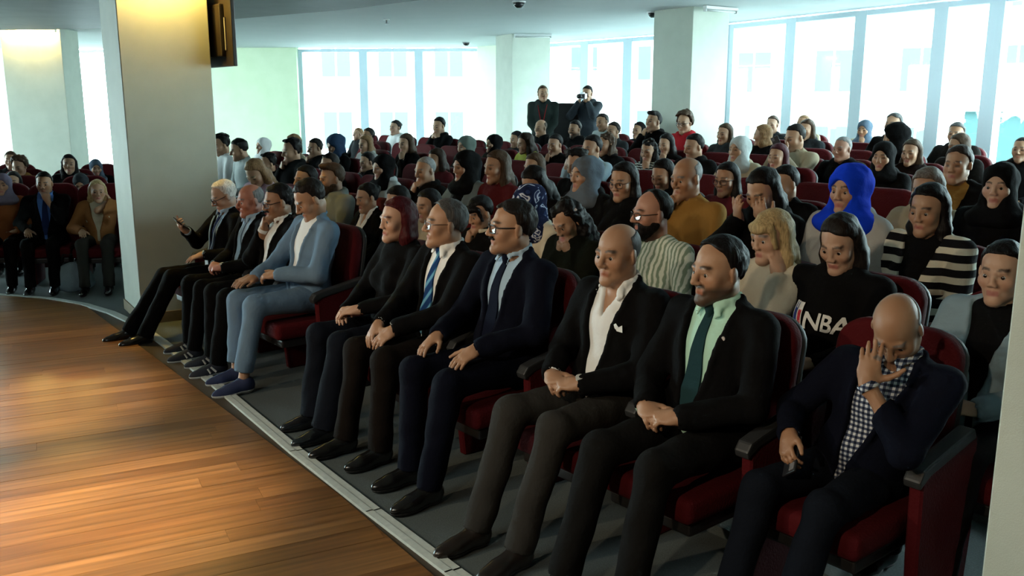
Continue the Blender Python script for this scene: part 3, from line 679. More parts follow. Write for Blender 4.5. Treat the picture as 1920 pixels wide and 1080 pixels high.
    if o.get('beard') == 'full':
        F = Field(hc - V3(.11,.1,.17), hc + V3(.11,.14,.02), HH*.8)
        F.ell(hc + R @ V3(0,.03,-.05), (.067,.068,.075), R, k=.02); F.ell(hc + R @ V3(0,.075,-.105), (.034,.028,.03), R, k=.03)
        for s in (-1,1): F.cone(hc + R @ V3(.052*s,-.002,-.05), hc + R @ V3(.014*s,.074,-.1), .026, .026, k=.02)
        F.func(lambda x, y, z: (lambda q: np.maximum(q[2] + .034 - .25*np.clip(q[1] - .02, -.1, 0), -(q[1] + .005)))([sum(R[j][i]*(p - hc[j]) for j, p in enumerate((x,y,z))) for i in range(3)]))
        F.ell(hc + R @ V3(0,.105,-.05), (.02,.03,.028), R, k=.008, mode='sub'); F.folds(.003, 120, 4); out_mesh(F, 'beard', hairmat(o['hc']), root)
    if o.get('must'):
        F = Field(hc - V3(.1,.15,.1), hc + V3(.1,.15,.02), .004)
        for s in (-1,1): F.cone(hc + R @ V3(0,.102,-.045), hc + R @ V3(.024*s,.091,-.052), .0075, .005, k=.006)
        out_mesh(F, 'moustache', hairmat('black'), root)
    if o.get('glasses'): glasses(o['glasses'], hc, R, root)
    # ---- clothes
    top = o['top']; tc = o['tc']; loose = {'suit':.014,'coat':.02,'hoodie':.02,'sweater':.012,'sweatshirt':.018,'shirt':.008,'blouse':.008}[top]
    def torso(F, g, belly=True):
        F.ell(T(0,-.004,.30), (.166*w + g,.113 + g,.175 + g), RT, k=.04)
        F.ell(T(0,.012,.09), (.15*w + g + (.008 if sx == 'm' else 0),.125 + g,.16), RT, k=.06)
        F.ell(P + V3(0,-.01,.0), (.158*w + g,.128 + g,.075), None, k=.05)
        F.cone(T(-.145*w,-.018,.438), T(.145*w,-.018,.438), .052 + g*.6, .052 + g*.6, k=.06)
        F.cone(T(-.05,-.024,.476), T(.05,-.024,.476), .05 + g*.3, .05 + g*.3, k=.06)
        if sx == 'w':
            for s in (-1,1): F.ell(T(.07*s,.085,.28), (.06,.05 + g*.5,.06), RT, k=.05)
    def sleeves(F, g, end=.0):
        for s in (-1,1):
            F.cone(S[s], E[s], .053 + g, .044 + g, k=.03); We = W[s] + unit(E[s] - W[s])*(.012 + end); F.cone(E[s], We, .043 + g, .032 + g*.9, k=.02)
    J = list(S.values()) + list(E.values()) + list(W.values()) + [P - V3(.19,.17,.08), P + V3(.19,.17,0), nb]
    lo3 = np.min(J, 0) - .09; hi3 = np.max(J, 0) + .1
    F = Field(lo3, hi3, HCL); torso(F, loose); FT = copy.copy(F); FT.D = F.D.copy(); sleeves(F, loose)
    xo = sd[0]*k; tt = lambda x, y, z: (x*sd[0] + (y - P[1])*sd[1] + (z - P[2])*sd[2])/k        # height along the spine
    yy = lambda x, y, z: (y - P[1])*fd[1] + (z - P[2])*fd[2]
    vopen = top == 'suit' or o.get('vopen')
    if top == 'hoodie' or (top == 'coat' and not vopen):
        for a in range(9): 
            t0, t1 = (a/9. - .5)*5.0, ((a+1)/9. - .5)*5.0
            F.cone(nb + V3(math.sin(t0)*.085,-math.cos(t0)*.075,.012*math.cos(t0)), nb + V3(math.sin(t1)*.085,-math.cos(t1)*.075,.012*math.cos(t1)), .03, .03, k=.03)
    elif top in ('sweater','sweatshirt','blouse'): F.cone(nb - V3(0,0,.02), nb + V3(0,.004,.02), nr + .016, nr + .012, k=.03)
    F.folds(.0055 if top != 'suit' else .005, 26, seed)
    F.func(lambda x, y, z: (P[2] - .075) - z)                             # hem
    F.cone(nb + V3(0,.006,.0), nb + V3(0,.03,.09), nr + .004, nr + .02, k=.006, mode='sub')
    for s in (-1,1):                                                        # open cuffs
        F.cone(W[s] + unit(E[s] - W[s])*.012, W[s] + unit(W[s] - E[s])*.06, .027, .034, k=.002, mode='sub')
    if vopen:
        t0 = o.get('t0', .02 if o.get('tie') or o.get('opencollar') or o.get('shirt') == 'plaid' else .08); wt = o.get('wt', .075)
        wf = lambda t: np.clip(.016 + wt*np.clip((t - t0 - .04)/(.43 - t0), 0, 1.15), 0, .1)
        yl = [F.front(0, T(0,0,t)[2]) for t in (t0, .2, .4)]
        F.func(lambda x, y, z: np.maximum(np.maximum(np.abs(x - xo*tt(x,y,z)) - wf(tt(x,y,z)), .02 - yy(x,y,z)), t0 - .1 - tt(x,y,z)), k=.006, mode='sub')
        if top == 'suit':
            for s in (-1,1):
                pr = None
                for t in np.linspace(.44, t0 + .05, 7):
                    x = s*(float(wf(t)) + .014) + xo*t; z = T(0,0,t)[2]; pt = V3(x, FT.front(x + s*.012, z) + .001, z)
                    if pr is not None: F.cone(pr, pt, .0105, .0105, k=.008)
                    pr = pt
                F.cone(V3(s*(float(wf(.44)) + .014) + xo*.44, FT.front(s*.1, T(0,0,.44)[2]), T(0,0,.44)[2]), nb + V3(.075*s,-.02,.03), .0105, .012, k=.012)
            F.cone(nb + V3(-.075,-.02,.03), nb + V3(0,-.075,.036), .012, .012, k=.012); F.cone(nb + V3(.075,-.02,.03), nb + V3(0,-.075,.036), .012, .012, k=.012)
    nmt = {'suit':'jacket','coat':'coat','hoodie':'hooded_jacket','sweater':'sweater','sweatshirt':'sweatshirt','shirt':'shirt','blouse':'blouse'}[top]
    jo, _ = out_mesh(F, nmt, cloth(tc), root); FJ = FT
    # shirt under an open front
    FS = None
    if vopen:
        FS = Field(T(-.24,-.2,-.0) - V3(0,.05,.1), T(.24,.22,.5) + V3(0,.05,.12), HCL*.9 if lod else .0075); torso(FS, -.004)
        if not o.get('noshirtcollar') and top == 'suit':
            oc = o.get('opencollar'); n = 12
            ring = []
            for a in range(n + 1):
                th = (a/n - .5)*2*(2.75 if not oc else 2.45); rr = nr + .010 + (.006 if oc else 0)
                ring.append(nb + V3(math.sin(th)*rr, -math.cos(th)*rr + .012, .020 + .016*math.cos(th) - (.012 if oc else 0)*(1 - math.cos(th))*.5))
            for a in range(n): FS.cone(ring[a], ring[a+1], .0095, .0095, k=.01); FS.cone(ring[a] + V3(0,0,.012), ring[a+1] + V3(0,0,.012), .008, .008, k=.01)
            for s, e in ((-1, ring[0]), (1, ring[-1])): FS.cone(e + V3(.004*s,0,.0), e + V3(.016*s,.020,-.042), .0085, .0055, k=.012); FS.cone(e + V3(.014*s,-.004,.0), e + V3(.03*s,.012,-.03), .0085, .0055, k=.012)
        FS.cone(nb + V3(0,.0,-.005), nb + V3(0,.012,.08), nr + .003, nr + .003, k=.004, mode='sub')
        if o.get('opencollar'): FS.func(lambda x, y, z: np.maximum(np.maximum(np.abs(x) - np.clip((tt(x,y,z) - .36)*.42, 0, .06), .03 - yy(x,y,z)), .36 - tt(x,y,z)), k=.006, mode='sub')
        FS.folds(.003, 30, seed + 1); out_mesh(FS, 'shirt', cloth(o.get('shirt','white')), root)
        if lod == 0 and o.get('top') == 'suit' and o.get('shirt') and not o.get('noshirtcollar'):
            for s in (-1,1):
                ax = unit(W[s] - E[s]); MB().tube([W[s] - ax*.02, W[s] + ax*.006], [.037,.036], 16).obj('shirt_cuff', cloth(o['shirt']), root, True)
    if o.get('tie') and FS is not None:
        L, Rr = [], []; ts = np.linspace(.475, .06, 16)
        for i, t in enumerate(ts):
            hw = .017 + .024*min(1, i/11.) if i < 15 else .003; z = T(0,0,t)[2]; y = max(FS.front(0, z), FS.front(.02, z)) + .007
            L.append((-hw, y, z)); Rr.append((hw, y, z))
        v = L + Rr + [(a, b - .009, c) for a, b, c in L] + [(a, b - .009, c) for a, b, c in Rr]; n = 16; f = []
        for i in range(n - 1): f += [(i, i+1, n+i+1, n+i), (2*n+i, 3*n+i, 3*n+i+1, 2*n+i+1), (i, 2*n+i, 2*n+i+1, i+1), (n+i, n+i+1, 3*n+i+1, 3*n+i)]
        f += [(0, n, 3*n, 2*n), (n-1, 3*n-1, 4*n-1, 2*n-1)]
        tie = poly('tie', v, f, cloth(o['tie']), root); kz = T(0,0,.475)
        kf = Field(V3(-.05,L[0][1] - .05,L[0][2] - .04), V3(.05,L[0][1] + .05,L[0][2] + .05), .005); kf.cone(V3(0,L[0][1],L[0][2] - .012), V3(0,L[0][1] - .002,L[0][2] + .016), .014, .021, k=.01); out_mesh(kf, 'tie_knot', cloth(o['tie']), tie)
    if o.get('pocket'):
        x = -.108; z = T(0,0,.33)[2]; y = FJ.front(x, z) + .006
        poly('pocket_square', [(x-.024,y,z),(x+.022,y+.004,z+.002),(x+.028,y+.003,z+.022),(x+.008,y+.006,z+.034),(x-.006,y+.004,z+.02),(x-.022,y,z+.03)], [(0,1,2,3,4,5)], cloth('white'), root)
    if o.get('pin'):
        x = -.1; z = T(0,0,.40)[2]; y = FJ.front(x, z) + .006; MB().tube([(x,y,z),(x,y+.004,z)], .008, 10).obj('lapel_pin', plain('pin_metal',(.7,.7,.7),.3,.8), root)
    if o.get('lanyard'):
        FF = FJ; m = cloth(o['lanyard']); mb = MB()
        for s in (-1,1):
            pts = []
            for t in np.linspace(.46, .12, 9):
                x = s*.075*(t - .1)/.36; z = T(0,0,t)[2]; y = FF.front(x, z)
                if FS is not None: y = min(max(y, FS.front(x, z)), FS.front(x, z) + .03)
                pts.append((x, y + .006, z))
            mb.tube(pts, .006, 6)
        la = mb.obj('lanyard', m, root); z = T(0,0,.085)[2]; y = FS.front(0, z) + .01 if FS else FF.front(0, z)
        MB().box((0,y + .012,z), (.07,.006,.095)).obj('badge', plain('badge_white',(.7,.72,.75),.4), la, bevel=.002)
    if o.get('logo'): chest_logo(FJ, T, root)
    if o.get('collar'):
        mb = MB(); mb.tube([nb + V3(math.sin(a)*(nr + .03),-math.cos(a)*(nr + .025),.015 - .01*abs(math.sin(a/2))) for a in np.linspace(-2.7,2.7,16)], .016, 8).obj('collar', cloth(o['collar']), root, True)
    if o.get('watch'):
        s = -1; ax = unit(W[s] - E[s]); up = unit(V3(-.3,.2,1) - ax*(V3(-.3,.2,1) @ ax)); sdv = np.cross(ax, up); c = W[s] + ax*.002
        wt_ = MB().tube([c + (up*math.cos(a) + sdv*math.sin(a))*.03 for a in np.linspace(0, 2*math.pi, 20)[:-1]], .006, 6, True).obj('wristwatch', plain('watch_metal',(.35,.35,.36),.3,1), root, True)
        MB().tube([c + up*.028, c + up*.04], .017, 16).obj('watch_face', plain('watch_dial',(.5,.52,.5),.15), wt_)
    # trousers and shoes
    tr = o.get('tr', 'black'); J = list(HIP.values()) + list(KN.values()) + list(AN.values())
    F = Field(np.min(J, 0) - V3(.12,.18,.06), np.max(J, 0) + V3(.12,.13,.15), HCL*1.05)
    F.ell(P - V3(0,.015,.01), (.165*w + .008,.135,.105), None, k=.05)
    for s in (-1,1):
        F.cone(HIP[s], KN[s], .088*min(w,1.05), .066, k=.04)
        an = AN[s] + V3(0,0,.05 if o.get('bareankle') else -.015); fr = .088 if o.get('flare') else .058
        F.cone(KN[s], an, .066 if not o.get('flare') else .06, fr, k=.03)
    F.folds(.005, 22, seed + 5)
    for s in (-1,1):
        an = AN[s] + V3(0,0,.05 if o.get('bareankle') else -.015); q = unit(KN[s] - AN[s])
        F.func(lambda x, y, z: np.maximum((x-an[0])*q[0] + (y-an[1])*q[1] + (z-an[2])*q[2], np.abs(x - an[0]) - .13), k=.0, mode='sub', lo=an - V3(.12,.2,.3), hi=an + V3(.12,.2,.2))
    out_mesh(F, 'trousers', cloth(tr), root)
    sh = o.get('shoes', 'leather')
    smat = {'leather': plain('shoe_leather',(.008,.008,.008),.22,0,.6), 'boot': plain('boot_leather',(.014,.010,.008),.3,0,.6), 'pump': plain('pump_leather',(.01,.012,.015),.16,0,.7), 'trainer': plain('trainer_mesh',(.015,.018,.03),.8), 'navyshoe': plain('navy_canvas',(.02,.03,.085),.85)}[sh]
    for s in (-1,1):
        a = AN[s]; z0 = 0.; F = Field(V3(a[0]-.07,a[1]-.11,z0-.02), V3(a[0]+.07,a[1]+.25,.16), .0065 if lod == 0 else .011 if lod == 1 else .014)
        hw = .036 if sh == 'pump' else .041
        F.ell(V3(a[0],a[1]-.012,.05), (hw-.002,.06,.052), None, k=.02); F.ell(V3(a[0]+.006*s,a[1]+.115,.03), (hw,.09 if sh != 'pump' else .1,.036), None, k=.03)
        F.cone(V3(a[0],a[1]-.01,.07), V3(a[0],a[1]+.1,.045), .036, .03, k=.03); F.cone(V3(a[0],a[1],.06), V3(a[0],a[1]-.005,.11 if not o.get('bareankle') else .07), .038, .036, k=.02)
        D0 = F.D.copy(); F.func(lambda x, y, z: .018 - z); so, _ = out_mesh(F, 'shoe', smat, root)
        F.D = D0 - .003; F.func(lambda x, y, z: np.maximum(.001 - z, z - (.026 if sh in ('trainer','navyshoe') else .02))); out_mesh(F, 'sole', plain('sole_white',(.5,.5,.48),.6) if sh in ('trainer','navyshoe') else plain('sole_black',(.01,.01,.01),.5), so)
        if sh == 'trainer': MB().tube([(a[0]+.046*q,a[1]+.03,.04+.0*q) for q in (-1,)] + [(a[0]-.03,a[1]+.06,.075)], .008, 6).tube([(a[0]-.046,a[1]+.07,.035),(a[0]-.032,a[1]+.085,.066)], .007, 6).obj('side_stripe', plain('sole_white',(.5,.5,.48)), so)
    root['_h'] = 1; del root['_h']
    return dict(root=root, hc=hc, R=R, W=W, E=E, arms=arms, T=T, FJ=FJ, k=k)
def a_near(o): return o['arms'] not in ('rest','lap')

def glasses(style, hc, R, root):
    r = {1:.0028,2:.0015,3:.0020}[style]; m = plain('frame_black',(.008,.008,.008),.3) if style != 2 else plain('frame_steel',(.25,.25,.26),.3,1)
    H = lambda x, y, z: hc + R @ V3(x,y,z); mb = MB()
    for s in (-1,1):
        pts = []
        for a in np.linspace(0, 2*math.pi, 21)[:-1]:
            c, d = math.cos(a), math.sin(a); e = .5 if style != 3 else .8
            pts.append(H(.034*s + .0255*math.copysign(abs(c)**e, c), .108 - abs(.034 + s*.0255*math.copysign(abs(c)**e, c))**2*4.2, -.003 + .0185*math.copysign(abs(d)**e, d)))
        mb.tube(pts, r, 6, True); mb.tube([H(.059*s,.094,.006), H(.071*s,.06,.006), H(.080*s,-.01,.008)], r, 6)
    mb.tube([H(-.0095,.1075,.002), H(0,.111,.005), H(.0095,.1075,.002)], r, 6); g = mb.obj('glasses', m, root, True)
    gm = lens_mat()
    for s in (-1,1):
        pts = [H(.034*s + .025*math.cos(a), .1045 - abs(.034*s + .025*math.cos(a))**2*3.6, -.003 + .018*math.sin(a)) for a in np.linspace(0, 2*math.pi, 17)[:-1]]
        poly('lens', pts, [tuple(range(16))], gm, g)
def lens_mat():
    if 'lens' in _M: return _M['lens']
    m, nt, b = nodes('lens_glass'); t = N(nt, 'ShaderNodeBsdfTransparent'); g = N(nt, 'ShaderNodeBsdfGlossy', Roughness=.03); x = N(nt, 'ShaderNodeMixShader'); x.inputs[0].default_value = .06
    nt.links.new(t.outputs[0], x.inputs[1]); nt.links.new(g.outputs[0], x.inputs[2]); nt.links.new(x.outputs[0], nt.nodes['Material Output'].inputs[0]); _M['lens'] = m; return m
def chest_logo(F, T, root):
    """white letters and a small crest printed on the chest"""
    cu = bpy.data.curves.new('letters', 'FONT'); cu.body = 'NBA'; cu.size = .11; cu.shear = .18; cu.offset = .0022; cu.space_character = .98
    ob = bpy.data.objects.new('letters_tmp', cu); COL.objects.link(ob); bpy.context.view_layer.update()
    me = bpy.data.meshes.new_from_object(ob.evaluated_get(bpy.context.evaluated_depsgraph_get())); bpy.data.objects.remove(ob)
    bm = bmesh.new(); bm.from_mesh(me); bmesh.ops.triangulate(bm, faces=bm.faces); bmesh.ops.subdivide_edges(bm, edges=bm.edges, cuts=2); zc = T(0,0,.31)[2]
    def wrap(x, z, e): return max(F.front(x + q, z) for q in (-.006,0,.006)) + e
    for v in bm.verts:
        x, z = v.co.x - .075, v.co.y + zc - .06; x = -x; v.co = (x, wrap(x, z, .007), z)
    bm.to_mesh(me); bm.free(); me.name = 'chest_letters'; me.materials.clear(); me.materials.append(cloth('white')); link(bpy.data.objects.new('chest_letters', me), root)
    def patch(nm, pts, e, mat, par):
        xs = []
        n = 8; V = []; Fc = []
        (x0, x1, z0, z1) = pts
        for i in range(n + 1):
            for j in range(n + 1):
                x = x0 + (x1 - x0)*i/n; z = z0 + (z1 - z0)*j/n; V.append((x, wrap(x, z, e), z))
        for i in range(n):
            for j in range(n): Fc.append((i*(n+1)+j, i*(n+1)+j+1, (i+1)*(n+1)+j+1, (i+1)*(n+1)+j))
        return poly(nm, V, Fc, mat, par)
    b = patch('chest_crest', (.075,.130,zc - .055,zc + .05), .006, cloth('white'), root)
    patch('crest_field', (.104,.126,zc - .05,zc + .045), .0075, plain('crest_blue',(.02,.05,.25),.8), b)
    patch('crest_field', (.079,.097,zc - .05,zc + .02), .0075, plain('crest_red',(.4,.02,.04),.8), b)
# ---------------------------------------------------------------- who sits where (metres; row, label, looks, x, y, floor, size, spine)
PEOPLE = [
  ('F1', 0, 'white-haired man with glasses in dark suit holding phone beside the big pillar', {'sx': 'm', 'sk': 'pale', 'hair': 'recede2', 'hc': 'white', 'top': 'suit', 'tc': 'black', 'shirt': 'ltblue', 'tie': 'navy', 'glasses': 1, 'arms': 'phoneR', 'hy': -5, 'hp': 24, 'lg': 'stretch', 'lanyard': 'ltblue'}, -2.279, 7.073, 0.0, 0.95, 0.992),
  ('F2', 0, 'ruddy bald man with clasped hands and striped lanyard in dark suit', {'sx': 'm', 'sk': 'ruddy', 'hair': 'ring', 'hc': 'grey', 'top': 'suit', 'tc': 'black', 'shirt': 'ltblue', 'tie': 'steel', 'arms': 'lap', 'hy': -2, 'hp': 8, 'watch': 1, 'shoes': 'trainer'}, -1.961, 6.685, 0.0, 0.955, 0.992),
  ('F3', 0, 'dark-haired man with glasses and moustache holding his fist to his mouth', {'sx': 'm', 'sk': 'tan', 'hair': 'short', 'hc': 'black', 'top': 'suit', 'tc': 'black', 'shirt': 'white', 'glasses': 1, 'must': 1, 'arms': 'fistR', 'hy': -8, 'hp': 10, 'shoes': 'trainer'}, -1.664, 6.323, 0.0, 0.98, 0.992),
  ('F4', 0, 'young man in light blue suit and white shirt looking down at lap', {'sx': 'm', 'sk': 'light', 'hair': 'short', 'hc': 'dark', 'top': 'suit', 'tc': 'skyblue', 'shirt': 'white', 'noshirtcollar': 1, 'arms': 'lapknee', 'hy': -8, 'hp': 31, 'tr': 'skyblue', 'shoes': 'navyshoe', 'bareankle': 1}, -1.357, 5.949, 0.0, 1.031, 0.992),
  ('F6', 0, 'woman with dark red hair in black clothes with hands on her lap', {'sx': 'w', 'sk': 'pale', 'hair': 'bob', 'hc': 'red', 'top': 'blouse', 'tc': 'black', 'arms': 'lapone', 'hy': -4, 'hp': 2, 'tr': 'charblue', 'flare': 1, 'shoes': 'pump'}, -0.677, 5.12, 0.0, 1.003, 0.992),
  ('F7', 0, 'grey-haired man with thin glasses and blue striped tie in dark suit', {'sx': 'm', 'sk': 'light', 'hair': 'recede2', 'hc': 'dgrey', 'top': 'suit', 'tc': 'black', 'shirt': 'white', 'tie': 'bluestripe', 'glasses': 2, 'arms': 'knees', 'hy': -22, 'hp': -2, 'tr': 'brownblack', 'watch': 1}, -0.379, 4.757, 0.0, 1.024, 0.992),
  ('F8', 0, 'man with dark glasses and black moustache in navy suit with dark tie', {'sx': 'm', 'sk': 'light', 'hair': 'short', 'hc': 'dark', 'top': 'suit', 'tc': 'navyblack', 'shirt': 'ltblue', 'tie': 'darknavy', 'glasses': 1, 'must': 1, 'arms': 'thighs', 'hy': -24, 'hp': -2, 'tr': 'navyblack'}, -0.028, 4.33, 0.0, 1.05, 1.01),
  ('F9', 0, 'bald man in black blazer and open white shirt with pocket square', {'sx': 'm', 'sk': 'light', 'hair': 'ring', 'hc': 'dgrey', 'top': 'suit', 'tc': 'black', 'shirt': 'white', 'opencollar': 1, 'pocket': 1, 'arms': 'lap', 'hy': 4, 'hp': 4, 'tr': 'grey', 'watch': 1, 'shoes': 'boot', 'feet': ((-0.12, 0.6, 0.09), (0.12, 0.62, 0.09))}, 0.423, 3.779, 0.0, 1.026, 0.992),
  ('F10', 0, 'bearded man in mint shirt and long dark green tie with clasped hands', {'sx': 'm', 'sk': 'light', 'hair': 'recede2', 'hc': 'black', 'beard': 'short', 'top': 'suit', 'tc': 'black', 'shirt': 'mint', 'tie': 'teal', 'arms': 'lap', 'hy': -14, 'hp': 4, 'tr': 'blackgrey', 'pin': 1, 'feet': ((-0.12, 0.54, 0.09), (0.14, 0.6, 0.09))}, 0.759, 3.37, 0.0, 1.029, 0.992),
  ('F11', 0.22, 'bald man covering his face with one hand in front of the right pillar', {'sx': 'm', 'sk': 'tan', 'hair': 'ring', 'hc': 'grey', 'hairlow': 1, 'top': 'suit', 'tc': 'navyblack', 'shirt': 'plaid', 'arms': 'cover', 'hy': 14, 'hp': 46, 'ln': 3, 'sl': 17, 'tr': 'charblue', 'feet': ((-0.1, 0.6, 0.09), (0.16, 0.56, 0.09))}, 1.246, 3.089, 0.009, 0.94, 0.997),
  ('A12', 1, 'woman in pink sweater bending her light brown hair down beside the pillar', {'sx': 'w', 'sk': 'light', 'hair': 'long', 'hc': 'ltbrown', 'top': 'sweater', 'tc': 'pink', 'arms': 'fistR', 'hp': 40, 'ln': 10, 'nk': 24, 'by': 25}, -2.273, 8.484, 0.042, 0.988, 1.044),
  ('A17', 1, 'dark-haired man peeking out above the light blue suit', {'sx': 'm', 'sk': 'light', 'hair': 'short', 'hc': 'black', 'top': 'sweater', 'tc': 'black', 'arms': 'rest', 'hp': 4}, -1.832, 7.946, 0.042, 0.961, 0.992),
  ('A18', 1, 'bearded man with swept brown hair in grey hooded jacket', {'sx': 'm', 'sk': 'light', 'hair': 'quiff', 'hc': 'brown', 'beard': 'full', 'top': 'hoodie', 'tc': 'greytweed', 'arms': 'rest', 'hy': -6, 'hp': 6}, -1.531, 7.58, 0.042, 0.995, 0.992),
  ('A19', 1, 'woman with tied-back black hair in black blazer and white collar', {'sx': 'w', 'sk': 'light', 'hair': 'bun', 'hc': 'black', 'top': 'suit', 'tc': 'black', 'shirt': 'white', 'opencollar': 1, 'arms': 'rest', 'hy': -4, 'hp': 12}, -1.165, 7.134, 0.042, 0.897, 0.992),
  ('A20', 1, 'black-haired person mostly hidden behind the red-haired woman', {'sx': 'w', 'sk': 'light', 'hair': 'bob', 'hc': 'black', 'top': 'sweater', 'tc': 'black', 'arms': 'rest', 'hp': 15}, -0.883, 6.79, 0.042, 0.902, 0.992),
  ('A22', 1, 'black-haired woman between the red-haired woman and the grey-haired man', {'sx': 'w', 'sk': 'light', 'hair': 'long', 'hc': 'black', 'top': 'sweater', 'tc': 'beige', 'arms': 'rest', 'hp': 10}, -0.623, 6.473, 0.042, 0.907, 0.992),
  ('B23', 1, 'short-haired woman with black scarf and pale collar behind the blue tie man', {'sx': 'w', 'sk': 'light', 'hair': 'fringe', 'hc': 'black', 'top': 'sweater', 'tc': 'black', 'arms': 'chinR', 'hp': 18, 'collar': 'cream'}, -0.236, 6.002, 0.042, 0.906, 0.992),
  ('B22', 1, 'woman in navy and white patterned headscarf behind the moustached man in navy', {'sx': 'w', 'sk': 'light', 'hair': 'scarf', 'hc': 'pattern', 'top': 'coat', 'tc': 'cream', 'arms': 'rest', 'hp': 24, 'ln': 2}, 0.138, 5.546, 0.042, 1.0, 0.995),
  ('B24', 1, 'woman resting her bowed face on both hands under long black hair', {'sx': 'w', 'sk': 'light', 'hair': 'longcurl', 'hc': 'black', 'top': 'coat', 'tc': 'blackgreen', 'arms': 'chinboth', 'hp': 34, 'ln': 4}, 0.377, 5.254, 0.042, 0.959, 0.999),
  ('C20', 1, 'man with black beard and glasses in white shirt with green stripes', {'sx': 'm', 'sk': 'ruddylight', 'hair': 'recede', 'hc': 'black', 'beard': 'full', 'top': 'shirt', 'tc': 'stripegreen', 'glasses': 3, 'arms': 'rest', 'hy': -22, 'hp': 2}, 0.726, 4.83, 0.042, 1.027, 0.992),
  ('C21', 1, 'blonde woman with fringe leaning her cheek on her hand in cream jumper', {'sx': 'w', 'sk': 'pale', 'hair': 'fringelong', 'hc': 'blond', 'top': 'sweater', 'tc': 'cream', 'arms': 'cheekL', 'hy': -12, 'hp': 10}, 1.207, 4.243, 0.042, 0.994, 0.992),
  ('D17', 1, 'long-haired woman looking down in black sweatshirt with white letters on chest', {'sx': 'w', 'sk': 'pale', 'hair': 'longwave', 'hc': 'dark', 'top': 'sweatshirt', 'tc': 'black', 'arms': 'lap', 'hy': 4, 'hp': 24, 'logo': 1, 'wide': 1.1}, 1.434, 3.966, 0.042, 1.005, 0.992),
  ('D18', 1, 'woman with black hair in light denim jacket beside the right pillar', {'sx': 'w', 'sk': 'pale', 'hair': 'tied', 'hc': 'black', 'top': 'coat', 'tc': 'denim', 'shirt': 'black', 'arms': 'lap', 'hy': 4, 'hp': 4, 'vopen': 1}, 1.873, 3.432, 0.042, 0.976, 0.992),
  ('A1', 2, 'dark curly-haired young man in white shirt nearest the big pillar', {'sx': 'm', 'sk': 'light', 'hair': 'curly', 'hc': 'black', 'top': 'sweater', 'tc': 'white', 'arms': 'rest', 'hp': 18}, -3.739, 11.69, 0.084, 1.039, 0.992),
  ('A2', 2, 'young man in pale grey sweater leaning sideways towards his neighbour', {'sx': 'm', 'sk': 'light', 'hair': 'short', 'hc': 'black', 'top': 'sweater', 'tc': 'ltgrey', 'arms': 'rest', 'hy': -10, 'hp': 16, 'hr': -8, 'ln': 6}, -3.19, 11.02, 0.084, 1.02, 1.005),
  ('A13', 2, 'top of a dark-haired head behind the pink sweater', {'sx': 'm', 'sk': 'light', 'hair': 'curly', 'hc': 'black', 'top': 'sweater', 'tc': 'black', 'arms': 'rest', 'hp': 12}, -2.865, 10.624, 0.084, 0.895, 0.992),
  ('A4b', 2, 'dark-haired person with hands at mouth in front of a fair-haired head', {'sx': 'm', 'sk': 'light', 'hair': 'curly', 'hc': 'black', 'top': 'coat', 'tc': 'black', 'arms': 'fistR', 'hp': 10}, -2.474, 10.148, 0.084, 1.04, 0.992),
  ('A14', 2, 'man with short dark hair behind the bearded man in grey', {'sx': 'm', 'sk': 'light', 'hair': 'short', 'hc': 'dark', 'top': 'sweater', 'tc': 'black', 'arms': 'rest', 'hp': 6}, -1.923, 9.477, 0.084, 0.945, 0.992),
  ('A16', 2, 'woman in black headscarf and light jacket behind the black blazer woman', {'sx': 'w', 'sk': 'light', 'hair': 'scarf', 'hc': 'black', 'top': 'coat', 'tc': 'ltgrey', 'arms': 'rest', 'hy': 4, 'hp': 6}, -1.256, 8.663, 0.084, 0.972, 0.992),
  ('A21', 2, 'older man with cropped grey hair and hand at his mouth', {'sx': 'm', 'sk': 'light', 'hair': 'crop', 'hc': 'grey', 'top': 'coat', 'tc': 'black', 'arms': 'fistR', 'hy': 6, 'hp': 8}, -0.798, 8.106, 0.084, 0.982, 0.992),
  ('B15', 2, 'woman in black headscarf and grey denim jacket with white collar', {'sx': 'w', 'sk': 'light', 'hair': 'scarf', 'hc': 'black', 'top': 'coat', 'tc': 'greydenim', 'shirt': 'black', 'vopen': 1, 'arms': 'rest', 'hy': -4, 'hp': 6}, -0.42, 7.645, 0.084, 1.042, 0.992),
  ('B16', 2, 'woman with long straight brown hair in dark red top', {'sx': 'w', 'sk': 'light', 'hair': 'long', 'hc': 'brown', 'top': 'sweater', 'tc': 'darkred', 'arms': 'rest', 'hy': -4, 'hp': 6}, -0.148, 7.313, 0.084, 1.05, 1.006),
  ('B18', 2, 'bowed woman with long black hair between brown hair and grey headscarf', {'sx': 'w', 'sk': 'light', 'hair': 'long', 'hc': 'black', 'top': 'sweater', 'tc': 'black', 'arms': 'rest', 'hp': 34, 'ln': 4}, 0.224, 6.86, 0.084, 0.987, 0.999),
  ('B20', 2, 'woman in grey knit headscarf and black coat seen in profile', {'sx': 'w', 'sk': 'light', 'hair': 'scarf', 'hc': 'greyblue', 'top': 'coat', 'tc': 'black', 'arms': 'rest', 'hy': -10, 'hp': 2}, 0.499, 6.525, 0.084, 1.05, 1.006),
  ('B21', 2, 'woman with long black hair and round glasses next to grey headscarf', {'sx': 'w', 'sk': 'light', 'hair': 'long', 'hc': 'black', 'top': 'coat', 'tc': 'black', 'glasses': 3, 'arms': 'rest', 'hy': 8, 'hp': 8}, 0.74, 6.231, 0.084, 1.035, 0.992),
  ('C16', 2, 'bald man in mustard sweater with hand at his mouth', {'sx': 'm', 'sk': 'tan', 'hair': 'ring', 'hc': 'grey', 'top': 'sweater', 'tc': 'mustard', 'arms': 'fistR', 'hy': -4, 'hp': 10, 'wide': 1.12}, 1.088, 5.806, 0.084, 1.05, 1.073),
